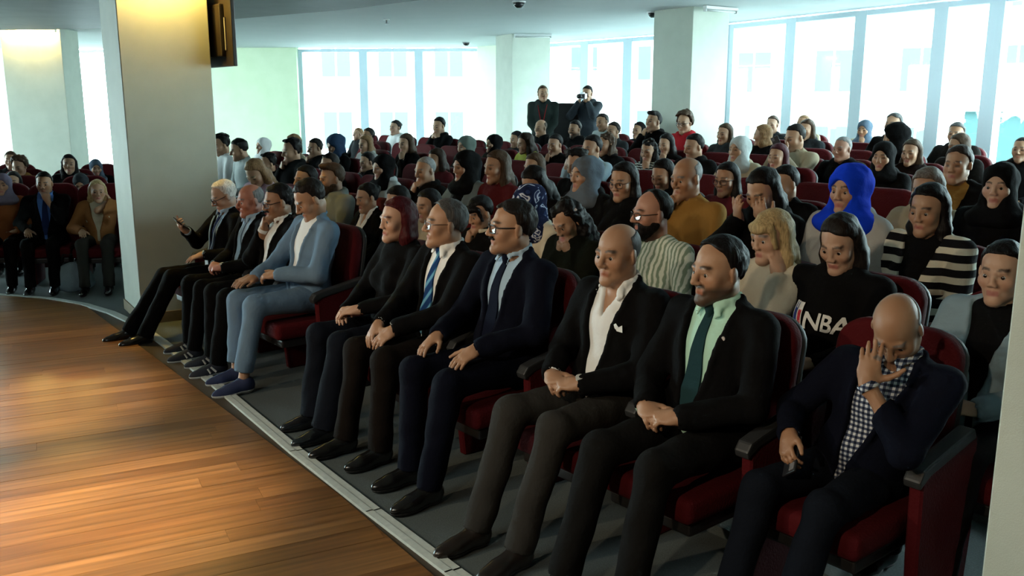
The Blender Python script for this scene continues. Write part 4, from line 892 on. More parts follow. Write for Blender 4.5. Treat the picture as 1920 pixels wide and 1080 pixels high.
  ('C18', 2, 'black-haired person holding both hands up before the face', {'sx': 'w', 'sk': 'light', 'hair': 'long', 'hc': 'black', 'top': 'coat', 'tc': 'black', 'arms': 'headhands', 'hp': 26, 'ln': 4}, 1.511, 5.291, 0.084, 1.05, 1.026),
  ('D13', 2, 'woman in bright royal blue headscarf and pale grey jacket', {'sx': 'w', 'sk': 'light', 'hair': 'scarf', 'hc': 'royal', 'bigscarf': 1, 'top': 'coat', 'tc': 'palegrey', 'arms': 'rest', 'hy': -2, 'hp': 4}, 1.808, 4.93, 0.084, 1.05, 1.086),
  ('D15', 2, 'woman with long black hair in black and white striped cardigan', {'sx': 'w', 'sk': 'light', 'hair': 'long', 'hc': 'black', 'top': 'coat', 'tc': 'bwstripe', 'shirt': 'black', 'vopen': 1, 'arms': 'lap', 'hy': -2, 'hp': 8}, 2.094, 4.581, 0.084, 1.034, 0.992),
  ('A3', 3, 'woman in white headscarf over red jacket before the plain wall', {'sx': 'w', 'sk': 'light', 'hair': 'scarf', 'hc': 'white', 'top': 'coat', 'tc': 'red', 'arms': 'rest', 'hy': 6}, -3.521, 12.843, 0.126, 0.94, 0.992),
  ('A4', 3, 'fair-haired person sitting in front of the plain wall near the window edge', {'sx': 'w', 'sk': 'light', 'hair': 'bob', 'hc': 'ltbrown', 'top': 'sweater', 'tc': 'beige', 'arms': 'rest', 'hp': 6}, -2.92, 12.111, 0.126, 0.995, 0.992),
  ('A5', 3, 'dark-haired man with hands at his mouth below the left window edge', {'sx': 'm', 'sk': 'light', 'hair': 'short', 'hc': 'black', 'top': 'coat', 'tc': 'black', 'arms': 'fistR', 'hy': 4, 'hp': 8}, -2.531, 11.636, 0.126, 0.966, 0.992),
  ('A6', 3, 'person in dark blue hood below the leftmost window pane', {'sx': 'w', 'sk': 'tan', 'hair': 'scarf', 'hc': 'darkblue', 'top': 'coat', 'tc': 'black', 'arms': 'rest', 'hp': 22}, -2.194, 11.226, 0.126, 1.019, 0.992),
  ('A15', 3, 'black-haired woman with hand on cheek beside the black headscarf', {'sx': 'w', 'sk': 'light', 'hair': 'tied', 'hc': 'black', 'top': 'coat', 'tc': 'black', 'arms': 'cheekR', 'hp': 8}, -1.711, 10.637, 0.126, 0.88, 0.966),
  ('B13', 3, 'dark-haired woman behind the cropped grey-haired older man', {'sx': 'w', 'sk': 'light', 'hair': 'long', 'hc': 'darkbrown', 'top': 'sweater', 'tc': 'darkred', 'arms': 'rest', 'hp': 10}, -0.816, 9.546, 0.126, 0.948, 0.992),
  ('B17', 3, 'brown-haired head half hidden behind the bowed long black hair', {'sx': 'w', 'sk': 'light', 'hair': 'bob', 'hc': 'brown', 'top': 'sweater', 'tc': 'black', 'arms': 'rest', 'hp': 8}, 0.179, 8.333, 0.126, 0.962, 0.992),
  ('B19', 3, 'dark-haired head just above the grey knit headscarf', {'sx': 'm', 'sk': 'light', 'hair': 'curly', 'hc': 'black', 'top': 'sweater', 'tc': 'black', 'arms': 'rest', 'hp': 18}, 0.54, 7.893, 0.126, 1.006, 0.992),
  ('C15', 3, 'dark-haired woman looking down just left of the mustard sweater man', {'sx': 'w', 'sk': 'light', 'hair': 'long', 'hc': 'black', 'top': 'sweater', 'tc': 'black', 'arms': 'rest', 'hy': 2, 'hp': 18}, 1.161, 7.137, 0.126, 0.975, 0.992),
  ('C17', 3, 'woman with oval glasses and dark hair in maroon jumper', {'sx': 'w', 'sk': 'light', 'hair': 'long', 'hc': 'black', 'top': 'sweater', 'tc': 'maroon', 'glasses': 3, 'arms': 'rest', 'hy': 4, 'hp': 6}, 1.551, 6.661, 0.126, 0.98, 0.992),
  ('C19', 3, 'dark-haired man whose ear shows behind the raised hands', {'sx': 'm', 'sk': 'light', 'hair': 'short', 'hc': 'black', 'top': 'sweater', 'tc': 'black', 'arms': 'rest', 'hy': -14, 'hp': 12}, 1.864, 6.28, 0.126, 0.982, 0.992),
  ('D14', 3, 'woman with greyish brown hair in beige coat behind the striped cardigan', {'sx': 'w', 'sk': 'light', 'hair': 'long', 'hc': 'greybrown', 'top': 'coat', 'tc': 'beige', 'arms': 'rest', 'hp': 14}, 2.5, 5.504, 0.126, 1.014, 0.992),
  ('D12', 3, 'woman in black headscarf at the far right facing the stage', {'sx': 'w', 'sk': 'pale', 'hair': 'scarf', 'hc': 'black', 'top': 'coat', 'tc': 'black', 'arms': 'rest', 'hy': 8, 'hp': 2}, 2.764, 5.183, 0.126, 1.05, 1.001),
  ('A10', 4, 'woman with long fair hair in pale fur-trimmed jacket', {'sx': 'w', 'sk': 'light', 'hair': 'long', 'hc': 'ltbrown', 'top': 'coat', 'tc': 'palegrey', 'arms': 'rest', 'hy': 4, 'hp': 8}, -2.011, 12.422, 0.168, 0.942, 0.992),
  ('A11', 4, 'brown-haired woman propping her chin on her fist below the window', {'sx': 'w', 'sk': 'light', 'hair': 'long', 'hc': 'brown', 'top': 'sweater', 'tc': 'black', 'arms': 'fistL', 'hp': 8, 'hy': 6}, -1.373, 11.644, 0.168, 0.98, 0.992),
  ('B2', 4, 'person in grey-green headscarf below the third window pane', {'sx': 'w', 'sk': 'light', 'hair': 'scarf', 'hc': 'greygreen', 'top': 'coat', 'tc': 'dgrey', 'arms': 'rest', 'hp': 4}, -0.565, 10.66, 0.168, 0.987, 0.992),
  ('B11', 4, 'dark-haired person holding up a small phone before pale sleeve', {'sx': 'w', 'sk': 'light', 'hair': 'short', 'hc': 'black', 'top': 'sweater', 'tc': 'ltblue2', 'arms': 'phonehigh', 'hp': 6}, 0.762, 9.042, 0.168, 1.037, 0.992),
  ('D11', 4, 'woman with tied-back dark hair in mustard top and black jacket', {'sx': 'w', 'sk': 'light', 'hair': 'tied', 'hc': 'darkbrown', 'top': 'coat', 'tc': 'black', 'shirt': 'mustard', 'vopen': 1, 'arms': 'cheekR', 'hy': 2, 'hp': 4}, 3.043, 6.262, 0.168, 1.05, 1.02),
  ('A8', 5, 'dark-haired head in front of the first window mullion', {'sx': 'm', 'sk': 'tan', 'hair': 'short', 'hc': 'dark', 'top': 'coat', 'tc': 'darkred', 'arms': 'rest'}, -2.237, 14.116, 0.21, 0.95, 0.992),
  ('B3', 5, 'woman in black headscarf left of the pale middle pillar base', {'sx': 'w', 'sk': 'light', 'hair': 'scarf', 'hc': 'black', 'top': 'coat', 'tc': 'dgrey', 'arms': 'rest', 'hy': -8}, -0.263, 11.71, 0.21, 0.939, 0.992),
  ('B5', 5, 'woman with long dark hair hanging over yellow-green top', {'sx': 'w', 'sk': 'light', 'hair': 'long', 'hc': 'darkbrown', 'top': 'sweater', 'tc': 'yellow', 'arms': 'rest', 'hy': -20, 'hp': 14, 'hr': -6, 'ln': 4}, 0.217, 11.125, 0.21, 0.972, 0.999),
  ('B10', 5, 'boy with dark hair and hand over his mouth below the standing men', {'sx': 'm', 'sk': 'light', 'hair': 'short', 'hc': 'black', 'top': 'sweater', 'tc': 'black', 'arms': 'fistR', 'hp': 8, 'hy': 8}, 0.483, 10.8, 0.21, 0.964, 0.992),
  ('B12', 5, 'woman with curly brown hair right of the black loudspeaker', {'sx': 'w', 'sk': 'light', 'hair': 'longcurl', 'hc': 'brown', 'top': 'coat', 'tc': 'black', 'arms': 'rest', 'hy': -6, 'hp': 4}, 1.018, 10.148, 0.21, 0.991, 0.992),
  ('C4', 5, 'curly dark-haired woman in black and white zigzag striped top', {'sx': 'w', 'sk': 'light', 'hair': 'longcurl', 'hc': 'black', 'top': 'sweater', 'tc': 'thinstripe', 'arms': 'fistL', 'hy': 10, 'hp': 8}, 1.42, 9.658, 0.21, 0.952, 0.992),
  ('C6', 5, 'young man with black hair and black jacket seen in profile', {'sx': 'm', 'sk': 'light', 'hair': 'short', 'hc': 'black', 'top': 'coat', 'tc': 'black', 'arms': 'rest', 'hy': -14, 'hp': 10}, 1.802, 9.193, 0.21, 1.008, 0.992),
  ('C8', 5, 'woman in pale grey headscarf and beige coat right of centre', {'sx': 'w', 'sk': 'light', 'hair': 'scarf', 'hc': 'ltgrey', 'top': 'coat', 'tc': 'beige', 'arms': 'rest', 'hy': -4, 'hp': 2}, 2.152, 8.766, 0.21, 1.004, 0.992),
  ('C11', 5, 'woman with dark red hair right of the pale grey headscarf', {'sx': 'w', 'sk': 'light', 'hair': 'long', 'hc': 'darkredhair', 'top': 'sweater', 'tc': 'black', 'arms': 'rest', 'hp': 4}, 2.431, 8.426, 0.21, 0.96, 0.992),
  ('D6', 5, 'woman in black headscarf left of the long brown hair woman', {'sx': 'w', 'sk': 'light', 'hair': 'scarf', 'hc': 'black', 'top': 'coat', 'tc': 'black', 'arms': 'rest', 'hy': 10, 'hp': 4}, 3.08, 7.635, 0.21, 1.002, 0.992),
  ('A7', 6, 'fair-skinned person raising a hand before the first window pane', {'sx': 'm', 'sk': 'pale', 'hair': 'crop', 'hc': 'ltbrown', 'top': 'coat', 'tc': 'dgrey', 'arms': 'rest'}, -2.728, 16.134, 0.252, 0.88, 0.992),
  ('A9', 6, 'person with topknot in white jacket before the middle left window', {'sx': 'w', 'sk': 'pale', 'hair': 'bun', 'hc': 'black', 'top': 'coat', 'tc': 'white', 'arms': 'lap', 'hy': 10}, -1.953, 15.189, 0.252, 0.996, 0.992),
  ('B1', 6, 'man in black jacket covering his mouth before the third window', {'sx': 'm', 'sk': 'light', 'hair': 'short', 'hc': 'black', 'top': 'coat', 'tc': 'black', 'arms': 'mouthboth', 'hp': 12, 'hy': 10}, -1.155, 14.217, 0.252, 1.043, 0.992),
  ('B4', 6, 'dark-haired woman looking left beside the long dark hair woman', {'sx': 'w', 'sk': 'light', 'hair': 'bob', 'hc': 'black', 'top': 'sweater', 'tc': 'dgrey', 'arms': 'rest', 'hy': -6, 'hp': 6}, 0.035, 12.765, 0.252, 0.912, 0.992),
  ('C5', 6, 'woman with long black hair pressing her hand to her nose', {'sx': 'w', 'sk': 'light', 'hair': 'long', 'hc': 'black', 'top': 'sweater', 'tc': 'black', 'arms': 'fistL', 'hp': 12}, 1.771, 10.65, 0.252, 0.94, 0.992),
  ('C12', 6, 'young man in beige sweater looking left over a raised phone', {'sx': 'm', 'sk': 'light', 'hair': 'short', 'hc': 'dark', 'top': 'sweater', 'tc': 'beige', 'arms': 'phonehigh', 'hy': -16, 'hp': 14}, 2.854, 9.33, 0.252, 1.047, 0.992),
  ('D10', 6, 'older grey-haired man with round face above the blue headscarf', {'sx': 'm', 'sk': 'ruddylight', 'hair': 'crop', 'hc': 'grey', 'top': 'coat', 'tc': 'black', 'arms': 'rest', 'hy': -4, 'hp': 4}, 3.196, 8.913, 0.252, 0.967, 0.992),
  ('D7', 6, 'woman with long brown hair and pale face in dark coat', {'sx': 'w', 'sk': 'light', 'hair': 'long', 'hc': 'brown', 'top': 'coat', 'tc': 'blackred', 'arms': 'rest', 'hy': 2, 'hp': 4}, 3.638, 8.374, 0.252, 0.96, 0.992),
  ('B6', 7, 'balding man in dark shirt below the standing man with badge', {'sx': 'm', 'sk': 'light', 'hair': 'ring', 'hc': 'brown', 'top': 'coat', 'tc': 'black', 'arms': 'rest', 'hy': 6, 'hp': 4}, 0.404, 13.735, 0.294, 0.991, 0.992),
  ('B7', 7, 'man with black beard and dark jacket below the photographer', {'sx': 'm', 'sk': 'tan', 'hair': 'short', 'hc': 'black', 'beard': 'short', 'top': 'coat', 'tc': 'black', 'arms': 'rest', 'hy': 6, 'hp': 6}, 0.874, 13.162, 0.294, 0.988, 0.992),
  ('B9', 7, 'small dark head behind the pale grey sweater man', {'sx': 'm', 'sk': 'light', 'hair': 'short', 'hc': 'dark', 'top': 'sweater', 'tc': 'dgrey', 'arms': 'rest'}, 1.359, 12.571, 0.294, 0.98, 0.992),
  ('C1', 7.75, 'dark-haired person beside the window left of the grey pillar', {'sx': 'w', 'sk': 'light', 'hair': 'bob', 'hc': 'black', 'top': 'sweater', 'tc': 'black', 'arms': 'rest'}, 1.785, 13.116, 0.326, 0.946, 0.992),
  ('C7', 7, 'woman with brown hair and grey jacket just right of the grey pillar', {'sx': 'w', 'sk': 'light', 'hair': 'long', 'hc': 'brown', 'top': 'coat', 'tc': 'dgrey', 'arms': 'rest', 'hy': -2, 'hp': 4}, 2.553, 11.115, 0.294, 0.99, 0.992),
  ('C9', 7, 'person with light brown hair turned away below the right windows', {'sx': 'w', 'sk': 'light', 'hair': 'bob', 'hc': 'ltbrown', 'top': 'coat', 'tc': 'black', 'arms': 'rest', 'hy': -70, 'hp': 4}, 2.897, 10.696, 0.294, 0.988, 0.992),
  ('D5', 7, 'person in large black headscarf seen from behind by the right windows', {'sx': 'w', 'sk': 'tan', 'hair': 'scarf', 'hc': 'black', 'bigscarf': 1, 'top': 'coat', 'tc': 'black', 'arms': 'rest', 'hy': -60, 'hp': 8}, 3.921, 9.448, 0.294, 1.02, 0.992),
  ('D9', 7, 'person with brown hair and dark brown jacket at the right windows', {'sx': 'w', 'sk': 'light', 'hair': 'bob', 'hc': 'brown', 'top': 'coat', 'tc': 'brownblack', 'arms': 'rest', 'hy': -40, 'hp': 10}, 4.341, 8.936, 0.294, 0.953, 0.992),
  ('D16', 7, 'person in dark clothes cut off by the right picture edge', {'sx': 'm', 'sk': 'light', 'hair': 'crop', 'hc': 'dark', 'top': 'coat', 'tc': 'black', 'arms': 'rest', 'hy': 4}, 4.709, 8.488, 0.294, 0.942, 0.992),
  ('B8', 8, 'man in pale grey sweater leaning sideways beside the photographer', {'sx': 'm', 'sk': 'tan', 'hair': 'short', 'hc': 'dark', 'top': 'sweater', 'tc': 'ltgrey', 'arms': 'rest', 'hr': 10, 'hp': 8, 'ln': 4}, 1.421, 13.914, 0.336, 1.025, 0.999),
  ('C3', 7, 'person with curly brown hair and glasses in red jacket before grey pillar', {'sx': 'm', 'sk': 'light', 'hair': 'curlybig', 'hc': 'brown', 'top': 'coat', 'tc': 'red', 'glasses': 1, 'arms': 'rest', 'hy': 14, 'hp': 6}, 2.146, 11.611, 0.294, 1.05, 1.089),
  ('D2', 8, 'woman with long brown hair and dark coat below second right window', {'sx': 'w', 'sk': 'light', 'hair': 'long', 'hc': 'brown', 'top': 'coat', 'tc': 'dgrey', 'arms': 'rest', 'hp': 6}, 3.592, 11.268, 0.336, 0.994, 0.992),
  ('D4', 8, 'top of a short-haired head above the large black headscarf', {'sx': 'm', 'sk': 'light', 'hair': 'short', 'hc': 'dgrey', 'top': 'coat', 'tc': 'black', 'arms': 'rest'}, 4.294, 10.413, 0.336, 1.05, 1.023),
  ('D8', 8, 'short-haired person in front of the last window mullion on the right', {'sx': 'm', 'sk': 'tan', 'hair': 'short', 'hc': 'dgrey', 'top': 'coat', 'tc': 'brownblack', 'arms': 'rest', 'hy': 6}, 4.749, 9.858, 0.336, 0.989, 0.992),
  ('C2', 7, 'man with black hair resting chin on hand left of grey pillar', {'sx': 'm', 'sk': 'light', 'hair': 'quiff', 'hc': 'black', 'top': 'coat', 'tc': 'black', 'arms': 'fistR', 'hy': -4, 'hp': -2}, 1.817, 12.013, 0.294, 1.05, 1.107),
  ('C10', 9, 'short-haired person by the first right window mullion', {'sx': 'm', 'sk': 'pale', 'hair': 'short', 'hc': 'brown', 'top': 'sweater', 'tc': 'dgrey', 'arms': 'rest', 'hy': 10}, 3.573, 12.71, 0.378, 0.98, 0.992),
  ('D1', 9, 'person with light hair behind the brown-haired woman at second right window', {'sx': 'm', 'sk': 'light', 'hair': 'crop', 'hc': 'ltbrown', 'top': 'sweater', 'tc': 'beige', 'arms': 'rest'}, 3.88, 12.336, 0.378, 0.995, 0.992),
  ('D3', 9, 'woman in blue-grey headscarf and beige coat with hand at her chin', {'sx': 'w', 'sk': 'tan', 'hair': 'scarf', 'hc': 'bluegrey', 'top': 'coat', 'tc': 'beige', 'arms': 'fistL', 'hy': 6, 'hp': 6}, 4.444, 11.648, 0.378, 0.95, 0.992),
  ('L1', -1, 'person in rust sweater and lavender headscarf cut off by left edge', {'sx': 'w', 'sk': 'light', 'hair': 'scarf', 'hc': 'lavender', 'top': 'sweater', 'tc': 'rust', 'arms': 'rest'}, -5.051, 9.0, 0.0, 0.88, 0.977),
  ('L6', -1, 'man in black coat and blue shirt with hand at chin on far left', {'sx': 'm', 'sk': 'tan', 'hair': 'short', 'hc': 'black', 'top': 'suit', 'tc': 'black', 'shirt': 'blue', 'tie': 'navy', 'arms': 'fistL', 'hp': 6}, -4.637, 9.0, 0.0, 0.887, 0.992),
  ('L10', -1, 'blonde woman in brown jacket with hand at her ear beside the pillar', {'sx': 'w', 'sk': 'light', 'hair': 'longtied', 'hc': 'blond', 'top': 'coat', 'tc': 'brownjacket', 'shirt': 'cream', 'vopen': 1, 'arms': 'earL', 'hy': 12, 'hp': 6, 'tr': 'grey'}, -4.114, 9.0, 0.0, 0.88, 0.845),
  ('L2', -2, 'dark-haired woman in teal top on the far left', {'sx': 'w', 'sk': 'light', 'hair': 'long', 'hc': 'black', 'top': 'sweater', 'tc': 'teal2', 'arms': 'rest', 'hp': 4}, -5.489, 10.0, 0.0, 0.88, 0.854),
  ('L8', -2, 'dark grey headscarf seen between the black coat man and blonde woman', {'sx': 'w', 'sk': 'tan', 'hair': 'scarf', 'hc': 'darkgrey', 'top': 'coat', 'tc': 'black', 'arms': 'rest', 'hp': 24}, -4.746, 10.0, 0.0, 0.88, 0.801),
  ('L7', -3, 'woman with long dark hair in black coat left of the pillar', {'sx': 'w', 'sk': 'light', 'hair': 'long', 'hc': 'black', 'top': 'coat', 'tc': 'black', 'arms': 'rest', 'hy': 6}, -5.342, 11.0, 0.0, 0.934, 0.992),
  ('L4', -3, 'person with curly brown hair in mustard jacket on the far left', {'sx': 'w', 'sk': 'light', 'hair': 'curlybig', 'hc': 'brown', 'top': 'coat', 'tc': 'mustard', 'arms': 'rest', 'hy': -20, 'hp': 14}, -5.943, 11.0, 0.0, 0.909, 0.992),
  ('L9', -4, 'person in blue-grey headscarf close to the left side of the pillar', {'sx': 'w', 'sk': 'tan', 'hair': 'scarf', 'hc': 'bluegrey', 'top': 'coat', 'tc': 'black', 'arms': 'rest', 'hy': 14, 'hp': 8}, -5.474, 12.0, 0.0, 0.88, 0.878),
  ('L3', -4, 'head behind the curly brown hair at the far left', {'sx': 'm', 'sk': 'light', 'hair': 'short', 'hc': 'brown', 'top': 'sweater', 'tc': 'black', 'arms': 'rest'}, -6.587, 12.0, 0.0, 0.922, 0.992),
]
CHAIRS = [
  (-4, -6.587, 'head behind the curly brown hair at the far left', [-0.27, 0.27]),
  (-4, -5.474, 'person in blue-grey headscarf close to the left side of the pillar', [-0.27]),
  (-3, -5.943, 'person with curly brown hair in mustard jacket on the far left', [-0.27, 0.27]),
  (-3, -5.342, 'woman with long dark hair in black coat left of the pillar', [-0.27]),
  (-2, -5.489, 'dark-haired woman in teal top on the far left', [-0.27, 0.27]),
  (-2, -4.746, 'dark grey headscarf seen between the black coat man and blonde woman', [-0.27]),
  (-1, -5.101, 'person in rust sweater and lavender headscarf cut off by left edge', [-0.27, 0.27]),
  (-1, -4.601, 'man in black coat and blue shirt with hand at chin on far left', [-0.27]),
  (-1, -4.101, 'blonde woman in brown jacket with hand at her ear beside the pillar', [-0.27]),
  (0, -2.731, 'white-haired man with glasses in dark suit holding phone beside the big pillar', [-0.25, 0.28]),
  (0, -2.231, 'ruddy bald man with clasped hands and striped lanyard in dark suit', [-0.25]),
  (0, -1.731, 'dark-haired man with glasses and moustache holding his fist to his mouth', [-0.25]),
  (0, -1.231, 'young man in light blue suit and white shirt looking down at lap', [-0.29]),
  (0, -0.202, 'woman with dark red hair in black clothes with hands on her lap', [-0.25]),
  (0, 0.298, 'grey-haired man with thin glasses and blue striped tie in dark suit', [-0.269]),
  (0, 0.836, 'man with dark glasses and black moustache in navy suit with dark tie', [-0.29]),
  (0, 1.548, 'bald man in black blazer and open white shirt with pocket square', [-0.265]),
  (0, 2.077, 'bearded man in mint shirt and long dark green tie with clasped hands', [-0.28]),
  (0.22, 2.603, 'bald man covering his face with one hand in front of the right pillar', [-0.28, 0.28]),
  (1, -3.8, 'woman in pink sweater bending her light brown hair down beside the pillar', [-0.29, 0.28]),
  (1, -3.119, 'dark-haired man peeking out above the light blue suit', [-0.25]),
  (1, -2.619, 'bearded man with swept brown hair in grey hooded jacket', [-0.25]),
  (1, -2.119, 'woman with tied-back black hair in black blazer and white collar', [-0.25]),
  (1, -1.619, 'black-haired person mostly hidden behind the red-haired woman', [-0.25]),
  (1, -1.119, 'black-haired woman between the red-haired woman and the grey-haired man', [-0.265]),
  (1, -0.589, 'short-haired woman with black scarf and pale collar behind the blue tie man', [-0.262]),
  (1, -0.064, 'woman in navy and white patterned headscarf behind the moustached man in navy', [-0.25]),
  (1, 0.436, 'woman resting her bowed face on both hands under long black hair', [-0.25]),
  (1, 0.936, 'man with black beard and glasses in white shirt with green stripes', [-0.29]),
  (1, 1.616, 'blonde woman with fringe leaning her cheek on her hand in cream jumper', [-0.25]),
  (1, 2.116, 'long-haired woman looking down in black sweatshirt with white letters on chest', [-0.29]),
  (1, 2.736, 'woman with black hair in light denim jacket beside the right pillar', [-0.28]),
  (2, -7.208, 'dark curly-haired young man in white shirt nearest the big pillar', [-0.29, 0.28]),
  (2, -6.342, 'young man in pale grey sweater leaning sideways towards his neighbour', [-0.256]),
  (2, -5.83, 'top of a dark-haired head behind the pink sweater', [-0.29]),
  (2, -5.214, 'dark-haired person with hands at mouth in front of a fair-haired head', [-0.29]),
  (2, -4.345, 'man with short dark hair behind the bearded man in grey', [-0.263]),
  (2, -3.819, '*empty red chair just right of the man with short dark hair behind the bearded man', [-0.263]),
  (2, -3.293, 'woman in black headscarf and light jacket behind the black blazer woman', [-0.29]),
  (2, -2.572, 'older man with cropped grey hair and hand at his mouth', [-0.265]),
  (2, -2.042, 'woman in black headscarf and grey denim jacket with white collar', [-0.25]),
  (2, -1.542, 'woman with long straight brown hair in dark red top', [-0.25]),
  (2, -1.042, 'bowed woman with long black hair between brown hair and grey headscarf', [-0.25]),
  (2, -0.542, 'woman in grey knit headscarf and black coat seen in profile', [-0.25]),
  (2, -0.042, 'woman with long black hair and round glasses next to grey headscarf', [-0.25]),
  (2, 0.458, 'bald man in mustard sweater with hand at his mouth', [-0.287]),
  (2, 1.031, 'black-haired person holding both hands up before the face', [-0.25]),
  (2, 1.531, 'woman in bright royal blue headscarf and pale grey jacket', [-0.25]),
  (2, 2.031, 'woman with long black hair in black and white striped cardigan', [-0.28]),
  (3, -7.961, 'woman in white headscarf over red jacket before the plain wall', [-0.29, 0.28]),
  (3, -7.014, 'fair-haired person sitting in front of the plain wall near the window edge', [-0.29]),
  (3, -6.4, 'dark-haired man with hands at his mouth below the left window edge', [-0.265]),
  (3, -5.869, 'person in dark blue hood below the leftmost window pane', [-0.29]),
  (3, -5.108, 'black-haired woman with hand on cheek beside the black headscarf', [-0.29]),
  (3, -4.402, '*empty red chair just right of the black-haired woman with hand on cheek beside the black', [-0.29]),
  (3, -3.696, 'dark-haired woman behind the cropped grey-haired older man', [-0.29]),
  (3, -2.912, '*empty red chair just right of the dark-haired woman behind the cropped grey-haired older man', [-0.29]),
  (3, -2.128, 'brown-haired head half hidden behind the bowed long black hair', [-0.285]),
  (3, -1.558, 'dark-haired head just above the grey knit headscarf', [-0.29]),
  (3, -0.58, 'dark-haired woman looking down just left of the mustard sweater man', [-0.29]),
  (3, 0.032, 'woman with oval glasses and dark hair in maroon jumper', [-0.25]),
  (3, 0.532, 'dark-haired man whose ear shows behind the raised hands', [-0.29]),
  (3, 1.49, 'woman with greyish brown hair in beige coat behind the striped cardigan', [-0.25]),
  (3, 1.99, 'woman in black headscarf at the far right facing the stage', [-0.28]),
  (4, -6.678, 'woman with long fair hair in pale fur-trimmed jacket', [-0.29, 0.28]),
  (4, -5.672, 'brown-haired woman propping her chin on her fist below the window', [-0.29]),
  (4, -5.035, '*empty red chair just right of the brown-haired woman propping her chin on her fist below', [-0.29]),
  (4, -4.399, 'person in grey-green headscarf below the third window pane', [-0.29]),
  (4, -3.701, '*empty red chair just right of the person in grey-green headscarf below the third window pane', [-0.29]),
  (4, -3.003, '*second empty red chair right of the person in grey-green headscarf below the third window pane', [-0.29]),
  (4, -2.306, 'dark-haired person holding up a small phone before pale sleeve', [-0.29]),
  (4, -1.707, '*empty red chair just right of the dark-haired person holding up a small phone before pale', [-0.29]),
  (4, -1.107, '*second empty red chair right of the dark-haired person holding up a small phone before pale', [-0.29]),
  (4, -0.508, '*third empty red chair right of the dark-haired person holding up a small phone before pale', [-0.29]),
  (4, 0.091, '*fourth empty red chair right of the dark-haired person holding up a small phone before pale', [-0.29]),
  (4, 0.691, '*fifth empty red chair right of the dark-haired person holding up a small phone before pale', [-0.29]),
  (4, 1.29, 'woman with tied-back dark hair in mustard top and black jacket', [-0.28]),
  (5, -8.131, 'dark-haired head in front of the first window mullion', [-0.29, 0.28]),
  (5, -7.508, '*empty red chair just right of the dark-haired head in front of the first window mullion', [-0.29]),
  (5, -6.886, '*second empty red chair right of the dark-haired head in front of the first window mullion', [-0.29]),
  (5, -6.264, '*third empty red chair right of the dark-haired head in front of the first window mullion', [-0.29]),
  (5, -5.641, '*fourth empty red chair right of the dark-haired head in front of the first window mullion', [-0.29]),
  (5, -5.019, 'woman in black headscarf left of the pale middle pillar base', [-0.29]),
  (5, -4.302, 'woman with long dark hair hanging over yellow-green top', [-0.25]),
  (5, -3.802, 'boy with dark hair and hand over his mouth below the standing men', [-0.29]),
  (5, -2.999, 'woman with curly brown hair right of the black loudspeaker', [-0.29]),
  (5, -2.365, 'curly dark-haired woman in black and white zigzag striped top', [-0.29]),
  (5, -1.763, 'young man with black hair and black jacket seen in profile', [-0.261]),
  (5, -1.241, 'woman in pale grey headscarf and beige coat right of centre', [-0.25]),
  (5, -0.741, 'woman with dark red hair right of the pale grey headscarf', [-0.29]),
  (5, 0.252, 'woman in black headscarf left of the long brown hair woman', [-0.28]),
  (6, -10.002, 'fair-skinned person raising a hand before the first window pane', [-0.29, 0.28]),
  (6, -9.391, '*empty red chair just right of the fair-skinned person raising a hand before the first window', [-0.29]),
  (6, -8.78, 'person with topknot in white jacket before the middle left window', [-0.29]),
  (6, -8.151, '*empty red chair just right of the person with topknot in white jacket before the middle', [-0.29]),
  (6, -7.523, 'man in black jacket covering his mouth before the third window', [-0.29]),
  (6, -6.897, '*empty red chair just right of the man in black jacket covering his mouth before the', [-0.29]),
  (6, -6.271, '*second empty red chair right of the man in black jacket covering his mouth before the', [-0.29]),
  (6, -5.645, 'dark-haired woman looking left beside the long dark hair woman', [-0.274]),
  (6, -5.098, '*empty red chair just right of the dark-haired woman looking left beside the long dark hair', [-0.274]),
  (6, -4.551, '*second empty red chair right of the dark-haired woman looking left beside the long dark hair', [-0.274]),
  (6, -4.004, '*third empty red chair right of the dark-haired woman looking left beside the long dark hair', [-0.274]),
  (6, -3.456, '*fourth empty red chair right of the dark-haired woman looking left beside the long dark hair', [-0.274]),
  (6, -2.909, 'woman with long black hair pressing her hand to her nose', [-0.285]),
  (6, -2.34, '*empty red chair just right of the woman with long black hair pressing her hand to', [-0.285]),
  (6, -1.771, '*second empty red chair right of the woman with long black hair pressing her hand to', [-0.285]),
  (6, -1.202, 'young man in beige sweater looking left over a raised phone', [-0.27]),
  (6, -0.662, 'older grey-haired man with round face above the blue headscarf', [-0.29]),
  (6, 0.035, 'woman with long brown hair and pale face in dark coat', [-0.28]),
  (7, -6.161, 'balding man in dark shirt below the standing man with badge', [-0.29, 0.28]),
  (7, -5.42, 'man with black beard and dark jacket below the photographer', [-0.29]),
  (7, -4.656, 'small dark head behind the pale grey sweater man', [-0.29]),
  (7, -3.934, 'man with black hair resting chin on hand left of grey pillar', [-0.26]),
  (7, -3.414, 'person with curly brown hair and glasses in red jacket before grey pillar', [-0.29]),
  (7, -2.773, 'woman with brown hair and grey jacket just right of the grey pillar', [-0.271]),
  (7, -2.23, 'person with light brown hair turned away below the right windows', [-0.269]),
  (7, -1.692, '*empty red chair just right of the person with light brown hair turned away below the', [-0.269]),
  (7, -1.154, '*second empty red chair right of the person with light brown hair turned away below the', [-0.269]),
  (7, -0.616, 'person in large black headscarf seen from behind by the right windows', [-0.29]),
  (7, 0.046, 'person with brown hair and dark brown jacket at the right windows', [-0.29]),
  (7, 0.626, 'person in dark clothes cut off by the right picture edge', [-0.28]),
  (7.75, -4.807, 'dark-haired person beside the window left of the grey pillar', [-0.28, 0.28]),
  (8, -5.654, 'man in pale grey sweater leaning sideways beside the photographer', [-0.29, 0.28]),
  (8, -3.373, '*fourth empty red chair right of the man in pale grey sweater leaning sideways beside the', [-0.285]),
